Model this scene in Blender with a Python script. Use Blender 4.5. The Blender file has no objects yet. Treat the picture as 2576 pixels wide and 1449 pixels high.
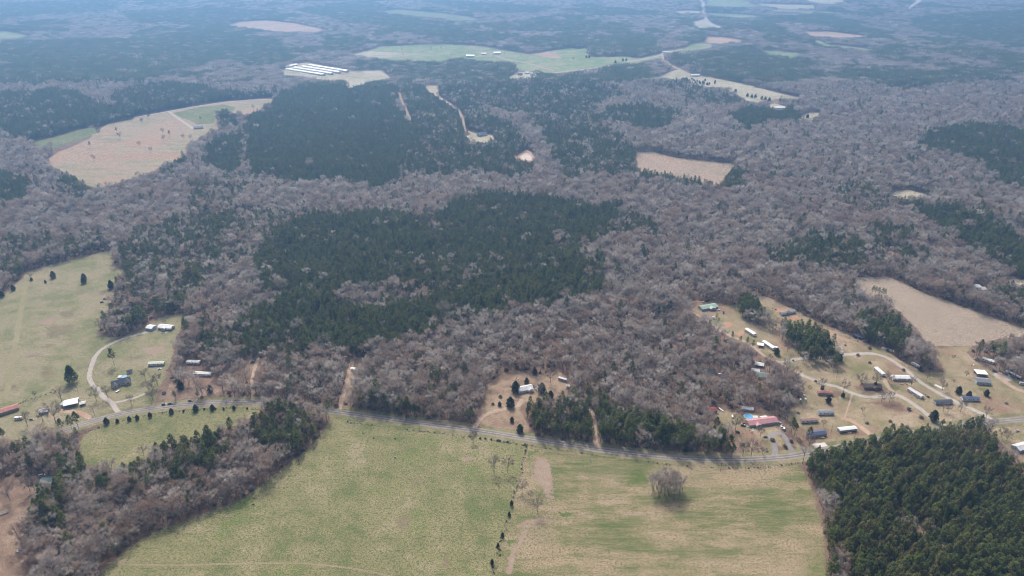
import bpy, bmesh, math, random
import numpy as np
from mathutils import Vector, Matrix
from mathutils.geometry import delaunay_2d_cdt

scene = bpy.context.scene
C = scene.collection
random.seed(7)
RNG = np.random.default_rng(11)
R = math.radians

# ------------------------------------------------------------------ camera, sky, sun, exposure
CAM_H = 450.0
FPX, CX, CY = 1786.0, 1288.0, 724.5          # focal length and centre, in pixels of a 2576 wide frame
PITCH = R(26.5)
cam_data = bpy.data.cameras.new("camera")
cam_data.sensor_width = 36.0
cam_data.lens = FPX / 2576.0 * 36.0
cam_data.clip_start = 1.0
cam_data.clip_end = 60000.0
cam = bpy.data.objects.new("camera", cam_data)
cam.location = (0, 0, CAM_H)
cam.rotation_euler = (math.pi / 2 - PITCH, 0, 0)
C.objects.link(cam)
scene.camera = cam

SUN_EL, SUN_AZ = R(47.0), R(-14.0)           # azimuth measured from +Y, negative to the left
world = bpy.data.worlds.new("World")
scene.world = world
world.use_nodes = True
wn = world.node_tree.nodes
sky = wn.new("ShaderNodeTexSky")
sky.sky_type = 'NISHITA'
sky.sun_disc = False
sky.sun_elevation = SUN_EL
sky.sun_rotation = SUN_AZ
sky.air_density = 0.7
sky.dust_density = 7.0
sky.ozone_density = 0.4
wn["Background"].inputs["Strength"].default_value = 0.15
world.node_tree.links.new(sky.outputs["Color"], wn["Background"].inputs["Color"])

sun_data = bpy.data.lights.new("sun", 'SUN')
sun_data.energy = 2.5
sun_data.angle = R(4.0)
sun_data.color = (1.0, 0.96, 0.91)
sun = bpy.data.objects.new("sun", sun_data)
sv = Vector((math.sin(SUN_AZ) * math.cos(SUN_EL), math.cos(SUN_AZ) * math.cos(SUN_EL), math.sin(SUN_EL)))
sun.rotation_euler = sv.to_track_quat('Z', 'Y').to_euler()
sun.location = (0, 0, 800)
C.objects.link(sun)

vs = scene.view_settings
vs.view_transform = 'Standard'
vs.look = 'None'
vs.exposure = 0.36
vs.gamma = 1.0
vs.use_curve_mapping = False
scene.cycles.max_bounces = 6
scene.cycles.transparent_max_bounces = 12
scene.cycles.volume_bounces = 0
scene.cycles.filter_width = 1.05
scene.cycles.use_denoising = True
scene.cycles.denoiser = 'OPENIMAGEDENOISE'
scene.cycles.denoising_input_passes = 'RGB_ALBEDO_NORMAL'
scene.cycles.denoising_prefilter = 'ACCURATE'

# ------------------------------------------------------------------ terrain and pixel <-> ground
sinp, cosp = math.sin(PITCH), math.cos(PITCH)


def vnoise(x, y, scale, seed):
    x = np.asarray(x, float) / scale + 1000.0
    y = np.asarray(y, float) / scale + 1000.0
    xi, yi = np.floor(x).astype(np.int64), np.floor(y).astype(np.int64)
    fx, fy = x - xi, y - yi
    fx, fy = fx * fx * (3 - 2 * fx), fy * fy * (3 - 2 * fy)

    def hsh(a, b):
        h = (a * 374761393 + b * 668265263 + seed * 974634777) & 0x7fffffff
        h = ((h ^ (h >> 13)) * 1274126177) & 0x7fffffff
        return ((h ^ (h >> 16)) & 0xffff) / 65535.0
    return (hsh(xi, yi) * (1 - fx) + hsh(xi + 1, yi) * fx) * (1 - fy) + \
           (hsh(xi, yi + 1) * (1 - fx) + hsh(xi + 1, yi + 1) * fx) * fy


def height(x, y):
    x = np.asarray(x, float)
    y = np.asarray(y, float)
    r = np.sqrt(x * x + y * y)
    k = np.clip((r - 1350.0) / 1400.0, 0, 1)
    k = k * k * (3 - 2 * k)
    h = 9 * np.sin(x / 330.0 + 0.7) * np.sin(y / 420.0 + 1.9) + 8 * np.sin(x / 610.0 + y / 540.0 + 0.4) \
        + 4 * np.sin(x / 210.0 - y / 300.0 + 2.2)
    return k * h


def project(x, y, z):
    x = np.asarray(x, float)
    dy, dz = np.asarray(y, float), np.asarray(z, float) - CAM_H
    d = dy * cosp - dz * sinp
    u = dy * sinp + dz * cosp
    d = np.maximum(d, 1.0)
    return CX + FPX * x / d, CY - FPX * u / d


def ground(px, py):
    """photo pixel (2576 wide) -> point on the terrain"""
    a, b = px - CX, py - CY
    dx, dy, dz = a, FPX * cosp - b * sinp, -FPX * sinp - b * cosp
    h = 0.0
    for _ in range(40):
        t = (h - CAM_H) / dz
        hn = float(height(t * dx, t * dy))
        if abs(hn - h) < 0.01:
            break
        h = 0.5 * h + 0.5 * hn
    return Vector((t * dx, t * dy, h))


def G(pts):
    return [ground(*p) for p in pts]


# zoom-tile pixels -> photo pixels (2576 wide)
def tile(ox, oy, k, pts):
    return [(ox + x * k, oy + y * k) for x, y in pts]


def T(col, row, *pts):
    return tile((0, 858.67, 1717.33)[col], (0, 483, 966)[row], 1 / 3.0, pts)


# ------------------------------------------------------------------ small helpers
def tag(o, label=None, cat=None, group=None, kind=None):
    if label: o["label"] = label
    if cat: o["category"] = cat
    if group: o["group"] = group
    if kind: o["kind"] = kind
    return o


def link(name, me, parent=None, loc=None):
    o = bpy.data.objects.new(name, me)
    C.objects.link(o)
    if parent is not None: o.parent = parent
    if loc is not None: o.location = loc
    return o


def empty(name, loc, rz=0.0, label=None, cat=None, group=None):
    o = bpy.data.objects.new(name, None)
    o.empty_display_size = 0.5
    C.objects.link(o)
    o.location = loc
    o.rotation_euler = (0, 0, rz)
    return tag(o, label, cat, group)


class MB:
    def __init__(s):
        s.v, s.f, s.m = [], [], []

    def add(s, vs_, fs, mi=0):
        b = len(s.v)
        s.v += [tuple(p) for p in vs_]
        s.f += [tuple(i + b for i in f) for f in fs]
        s.m += [mi] * len(fs)
        return s

    def box(s, x0, x1, y0, y1, z0, z1, mi=0):
        return s.add([(x0, y0, z0), (x1, y0, z0), (x1, y1, z0), (x0, y1, z0), (x0, y0, z1), (x1, y0, z1), (x1, y1, z1), (x0, y1, z1)],
                     [(3, 2, 1, 0), (4, 5, 6, 7), (0, 1, 5, 4), (1, 2, 6, 5), (2, 3, 7, 6), (3, 0, 4, 7)], mi)

    def hexa(s, bot, top, mi=0):
        return s.add(list(bot) + list(top), [(3, 2, 1, 0), (4, 5, 6, 7), (0, 1, 5, 4), (1, 2, 6, 5), (2, 3, 7, 6), (3, 0, 4, 7)], mi)

    def prism(s, prof, a0, a1, axis='y', mi=0):
        n = len(prof)
        if axis == 'y':
            vv = [(p, a0, q) for p, q in prof] + [(p, a1, q) for p, q in prof]
        else:
            vv = [(a0, p, q) for p, q in prof] + [(a1, p, q) for p, q in prof]
        return s.add(vv, [tuple(range(n)), tuple(range(2 * n - 1, n - 1, -1))] + [((i + 1) % n, i, n + i, n + (i + 1) % n) for i in range(n)], mi)

    def tube(s, p0, p1, r0, r1, n=4, mi=0, cap=False):
        p0, p1 = Vector(p0), Vector(p1)
        d = (p1 - p0)
        if d.length < 1e-6: return s
        d.normalize()
        a = d.cross(Vector((0.31, 0.17, 0.93)))
        if a.length < 1e-3: a = d.cross(Vector((1, 0, 0)))
        a.normalize()
        b = d.cross(a)
        vv = []
        for p, r in ((p0, r0), (p1, r1)):
            for i in range(n):
                t = 2 * math.pi * i / n
                vv.append(p + (a * math.cos(t) + b * math.sin(t)) * r)
        ff = [(i, (i + 1) % n, n + (i + 1) % n, n + i) for i in range(n)]
        if cap: ff += [tuple(range(n - 1, -1, -1)), tuple(range(n, 2 * n))]
        return s.add(vv, ff, mi)

    def cyl(s, x, y, z0, z1, r, n=16, mi=0):
        return s.tube((x, y, z0), (x, y, z1), r, r, n, mi, True)

    def mesh(s, name, mats):
        me = bpy.data.meshes.new(name)
        me.from_pydata(s.v, [], s.f)
        for m in (mats if isinstance(mats, (list, tuple)) else [mats]): me.materials.append(m)
        if any(s.m): me.polygons.foreach_set("material_index", s.m)
        me.update()
        return me

    def build(s, name, mats, parent=None, loc=None):
        me = s.mesh(name, mats)
        bm = bmesh.new(); bm.from_mesh(me)
        bmesh.ops.recalc_face_normals(bm, faces=bm.faces)
        bm.to_mesh(me); bm.free()
        return link(name, me, parent, loc)


# ------------------------------------------------------------------ materials
def nodes_of(m):
    m.use_nodes = True
    return m.node_tree.nodes, m.node_tree.links


def ramp(n, stops):
    r = n.new("ShaderNodeValToRGB")
    e = r.color_ramp.elements
    while len(e) < len(stops): e.new(0.5)
    for el, (p, c) in zip(e, stops):
        el.position = p
        el.color = (*c, 1) if len(c) == 3 else c
    return r


def noise(n, l, scale, detail=2.0, rough=0.5, vec=None, stretch=None, rot=0.0):
    t = n.new("ShaderNodeTexNoise")
    t.inputs["Scale"].default_value = scale
    t.inputs["Detail"].default_value = detail
    t.inputs["Roughness"].default_value = rough
    if stretch or rot:
        mp = n.new("ShaderNodeMapping")
        mp.inputs["Scale"].default_value = stretch or (1, 1, 1)
        mp.inputs["Rotation"].default_value = (0, 0, rot)
        l.new(vec, mp.inputs["Vector"])
        vec = mp.outputs["Vector"]
    if vec is not None: l.new(vec, t.inputs["Vector"])
    return t.outputs["Fac"]


def mathn(n, l, op, a, b=None, c=None, clamp=False):
    m = n.new("ShaderNodeMath")
    m.operation = op
    m.use_clamp = clamp
    for i, v in enumerate((a, b, c)):
        if v is None: continue
        if hasattr(v, "is_linked"): l.new(v, m.inputs[i])
        else: m.inputs[i].default_value = v
    return m.outputs[0]


def mixc(n, l, fac, a, b, mode='MIX'):
    m = n.new("ShaderNodeMix")
    m.data_type = 'RGBA'
    m.blend_type = mode
    for i, v in ((0, fac), (6, a), (7, b)):
        if hasattr(v, "is_linked"): l.new(v, m.inputs[i])
        else: m.inputs[i].default_value = v if i == 0 else (*v, 1)
    return m.outputs[2]


MATS = {}


def surf(name, col, rough=0.7, var=0.18, scale=0.8, metal=0.0, spec=0.3, dirt=None, dirt_scale=0.25, dirt_at=0.55):
    """painted / plain surface with uneven tone and optional stains"""
    if name in MATS: return MATS[name]
    m = bpy.data.materials.new(name)
    n, l = nodes_of(m)
    b = n["Principled BSDF"]
    tc = n.new("ShaderNodeTexCoord")
    f = noise(n, l, scale, 4, 0.6, tc.outputs["Object"])
    r = ramp(n, [(0.3, tuple(c * (1 - var) for c in col)), (0.7, tuple(min(1, c * (1 + var)) for c in col))])
    l.new(f, r.inputs[0])
    out = r.outputs[0]
    if dirt:
        g = noise(n, l, dirt_scale, 5, 0.7, tc.outputs["Object"])
        rr = ramp(n, [(dirt_at - 0.06, (0, 0, 0)), (dirt_at + 0.1, (1, 1, 1))])
        l.new(g, rr.inputs[0])
        out = mixc(n, l, rr.outputs[0], out, dirt)
    l.new(out, b.inputs["Base Color"])
    b.inputs["Roughness"].default_value = rough
    b.inputs["Metallic"].default_value = metal
    b.inputs["Specular IOR Level"].default_value = spec
    MATS[name] = m
    return m


def land(name, cols, big=0.02, mid=0.12, fine=0.8, tuft=0.35, tuftcol=None, stretch=None, rot=0.0, extra=None,
         extra_scale=0.03, extra_at=0.6, soft=True, bump=0.3, rows=None):
    k_ = 0.80
    cols = [tuple(c * k_ for c in q) for q in cols]
    tuftcol = tuple(c * 0.7 for c in tuftcol) if tuftcol else None
    extra = tuple(c * k_ for c in extra) if extra else None
    """open ground: patches of several real soil / grass colours, ragged edge where it meets the next cover"""
    m = bpy.data.materials.new(name)
    n, l = nodes_of(m)
    b = n["Principled BSDF"]
    geo = n.new("ShaderNodeNewGeometry")
    P = geo.outputs["Position"]
    f1 = noise(n, l, big, 5, 0.6, P)
    f2 = noise(n, l, mid, 4, 0.65, P, stretch, rot) if stretch else noise(n, l, mid, 4, 0.65, P)
    s = mathn(n, l, 'ADD', mathn(n, l, 'MULTIPLY', f1, 0.5), mathn(n, l, 'MULTIPLY', f2, 0.5))
    k = len(cols)
    r = ramp(n, [(0.41 + 0.18 * i / max(1, k - 1), c) for i, c in enumerate(cols)])
    l.new(s, r.inputs[0])
    out = r.outputs[0]
    if extra:
        fe = noise(n, l, extra_scale, 5, 0.65, P, stretch, rot) if stretch else noise(n, l, extra_scale, 5, 0.65, P)
        re = ramp(n, [(extra_at - 0.05, (0, 0, 0)), (extra_at + 0.07, (1, 1, 1))])
        l.new(fe, re.inputs[0])
        out = mixc(n, l, re.outputs[0], out, extra)
    if rows:
        fr = noise(n, l, rows[0], 3, 0.6, P, (rows[1], 1, 1), rot)
        rr_ = ramp(n, [(0.40, (0, 0, 0)), (0.62, (1, 1, 1))])
        l.new(fr, rr_.inputs[0])
        out = mixc(n, l, mathn(n, l, 'MULTIPLY', rr_.outputs[0], rows[2]), out, rows[3])
    ff = noise(n, l, fine, 3, 0.6, P)
    if tuftcol:
        rt = ramp(n, [(0.52, (0, 0, 0)), (0.62, (1, 1, 1))])
        l.new(ff, rt.inputs[0])
        out = mixc(n, l, mathn(n, l, 'MULTIPLY', rt.outputs[0], tuft), out, tuftcol)
    fv = noise(n, l, fine * 2.3, 2, 0.5, P)
    rv = ramp(n, [(0.32, (0.58, 0.58, 0.58)), (0.68, (1.42, 1.42, 1.42))])
    l.new(fv, rv.inputs[0])
    out = mixc(n, l, 1.0, out, rv.outputs[0], 'MULTIPLY')
    l.new(out, b.inputs["Base Color"])
    b.inputs["Roughness"].default_value = 0.95
    b.inputs["Specular IOR Level"].default_value = 0.1
    if bump:
        bp = n.new("ShaderNodeBump")
        bp.inputs["Strength"].default_value = bump
        bp.inputs["Distance"].default_value = 0.25
        l.new(ff, bp.inputs["Height"])
        l.new(bp.outputs["Normal"], b.inputs["Normal"])
    if soft:
        at = n.new("ShaderNodeAttribute")
        at.attribute_name = "edge"
        ne = noise(n, l, 0.22, 8, 0.82, P)          # grass and soil mingle clump by clump, never half-way
        v = mathn(n, l, 'ADD', mathn(n, l, 'MULTIPLY', at.outputs["Fac"], 0.9), mathn(n, l, 'MULTIPLY', mathn(n, l, 'SUBTRACT', ne, 0.5), 1.9))
        v = mathn(n, l, 'GREATER_THAN', v, 0.36)
        l.new(v, b.inputs["Alpha"])
    return m


# ------------------------------------------------------------------ traced covers, photo pixels
def inside(poly, u, v):
    p = np.asarray(poly, float)
    u = np.asarray(u); v = np.asarray(v)
    res = np.zeros(u.shape, bool)
    idx = np.where((u >= p[:, 0].min()) & (u <= p[:, 0].max()) & (v >= p[:, 1].min()) & (v <= p[:, 1].max()))[0]
    if len(idx) == 0: return res
    uu, vv = u[idx], v[idx]
    r = np.zeros(len(idx), bool)
    j = len(p) - 1
    for i in range(len(p)):
        xi, yi, xj, yj = p[i, 0], p[i, 1], p[j, 0], p[j, 1]
        if yi != yj:
            c = ((yi > vv) != (yj > vv)) & (uu < (xj - xi) * (vv - yi) / (yj - yi) + xi)
            r ^= c
        j = i
    res[idx] = r
    return res


def segdist(pts, u, v):
    p = np.asarray(pts, float)
    best = np.full(np.shape(u), 1e9)
    for a, b in zip(p[:-1], p[1:]):
        d = b - a
        t = np.clip(((u - a[0]) * d[0] + (v - a[1]) * d[1]) / max(1e-9, d @ d), 0, 1)
        best = np.minimum(best, np.hypot(u - a[0] - t * d[0], v - a[1] - t * d[1]))
    return best


ROAD = [(-60, 1143), (0, 1129), (33, 1120), (100, 1101), (160, 1083), (213, 1066), (300, 1042), (433, 1021), (567, 1011.5), (633, 1011.5), (733, 1020),
        (859, 1037.5), (1025, 1060), (1185, 1081), (1325, 1103), (1492, 1129), (1600, 1142), (1717, 1153), (1851, 1156.5), (1951, 1152),
        (2017, 1144), (2120, 1124), (2250, 1099), (2370, 1079), (2461, 1066), (2576, 1054), (2660, 1046)]
DRIVES = {  # name -> (pixel path, width m, material)
    'gravel_drive': ([(300, 1041), (290, 1028), (282, 1014), (262, 1000), (254, 989), (249, 980), (236, 972), (227, 956), (224, 944), (229, 926), (240, 897), (260, 876), (300, 856), (340, 843), (367, 836), (385, 830)], 4.2, 'gravel'),
    'gravel_spur': ([(282, 1014), (300, 1011), (320, 1006), (345, 999), (371, 987)], 3.0, 'gravel'),
    'barn_track': ([(238, 1060), (222, 1050), (205, 1040), (180, 1036), (150, 1034)], 4.5, 'redsand'),
    'loop_drive': ([(1192, 1080), (1200, 1066), (1212, 1051), (1230, 1040), (1259, 1031), (1292, 1026), (1306, 1018), (1312, 1004)], 4.0, 'sand'),
    'woods_drive': ([(1504, 1128), (1499, 1112), (1496, 1093), (1495, 1066), (1491, 1043), (1481, 1024), (1470, 1008)], 4.2, 'sand'),
    'grey_loop': ([(1947, 1150), (1950, 1135), (1949, 1120), (1944, 1107), (1937, 1098), (1951, 1089), (1967, 1092), (1978, 1105), (1985, 1120), (1993, 1135), (2002, 1145)], 4.2, 'gravel2'),
    'park_lane': ([(2390, 1077), (2374, 1069), (2347, 1056), (2327, 1039), (2297, 1016), (2272, 1001), (2255, 994), (2228, 997), (2184, 999), (2144, 989), (2107, 973), (2077, 967), (2050, 957), (2025, 947), (2005, 937)], 4.4, 'gravel'),
    'yard_lane': ([(2005, 937), (1984, 926), (1964, 913), (1944, 905), (1924, 896), (1904, 880), (1880, 862), (1850, 850), (1817, 836), (1801, 823), (1780, 806), (1751, 791), (1733, 782), (1727, 774), (1733, 764), (1757, 757)], 3.6, 'sand'),
    'upper_lane': ([(1964, 913), (2007, 903), (2045, 900), (2084, 898), (2117, 893), (2155, 890), (2194, 890), (2227, 898), (2257, 915), (2291, 941), (2321, 965), (2351, 983), (2401, 1009), (2454, 1033), (2480, 1046), (2499, 1060)], 4.6, 'gravel'),
    'upper_stub': ([(2117, 893), (2116, 882), (2113, 871)], 4.0, 'gravel'),
    'house_spur': ([(2255, 994), (2240, 980), (2230, 966), (2222, 950)], 4.0, 'sand'),
    'dirt_cut': ([(2196, 1097), (2180, 1086), (2160, 1070), (2140, 1058), (2115, 1052)], 4.5, 'redsand'),
    'foot_track': ([(2144, 990), (2140, 1005), (2135, 1020), (2129, 1038), (2125, 1050)], 1.5, 'sand'),
    'lot_drive': ([(2700, 1000), (2640, 996), (2576, 985), (2550, 975), (2531, 963), (2520, 950), (2515, 940)], 5.5, 'sand'),
    'tract_trail': ([(852, 1034), (860, 1005), (868, 975), (875, 948), (882, 925), (888, 900)], 4.5, 'sand'),
    'tract_trail_west': ([(632, 975), (634, 955), (640, 930), (650, 900)], 3.0, 'sand'),
    'field_track': ([(270, 1416), (330, 1420), (450, 1422), (600, 1418), (760, 1418), (870, 1428), (960, 1445), (1030, 1462)], 1.5, 'trace'),
    'mown_track': ([(68, 690), (60, 740), (50, 800), (40, 860), (28, 930), (12, 1010)], 5.5, 'mown'),
    'far_lane': ([(340, 296), (425, 280.5), (500, 267), (571, 257), (640, 252), (684, 249.5)], 7.0, 'gravel'),
    'far_house_drive': ([(425, 281), (445, 296), (470, 313), (486, 324)], 6.0, 'gravel'),
    'poultry_drive': ([(900, 189), (866, 191), (872, 205), (878, 224)], 11.0, 'sand'),
    'hill_drive': ([(1078, 217), (1088, 226), (1094, 238), (1122, 256), (1150, 275), (1162, 295), (1167, 318), (1172, 328), (1190, 336), (1205, 342)], 8.0, 'sand'),
    'fire_break': ([(1004, 234), (1010, 256), (1020, 278), (1033, 304)], 11.0, 'redsand'),
    'valley_road': ([(1392, 184), (1430, 180), (1465, 176), (1529, 166), (1575, 157), (1625, 148), (1662, 139), (1672, 132), (1700, 128), (1717, 124)], 11.0, 'gravel'),
    'farm_lane': ([(1190, 145), (1216, 139), (1240, 139), (1275, 150), (1330, 160), (1370, 172), (1392, 178)], 9.0, 'sand'),
    'hill_road': ([(1767, -12), (1767, 5), (1770, 25), (1776, 45), (1783, 57), (1797, 65), (1814, 69)], 26.0, 'gravel'),
    'ridge_road': ([(1672, 132), (1667, 150), (1690, 166), (1712, 176), (1735, 186), (1760, 192)], 10.0, 'sand'),
}

ZB = lambda *p: tile(0, 966, 1 / 3.0, p)
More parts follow.
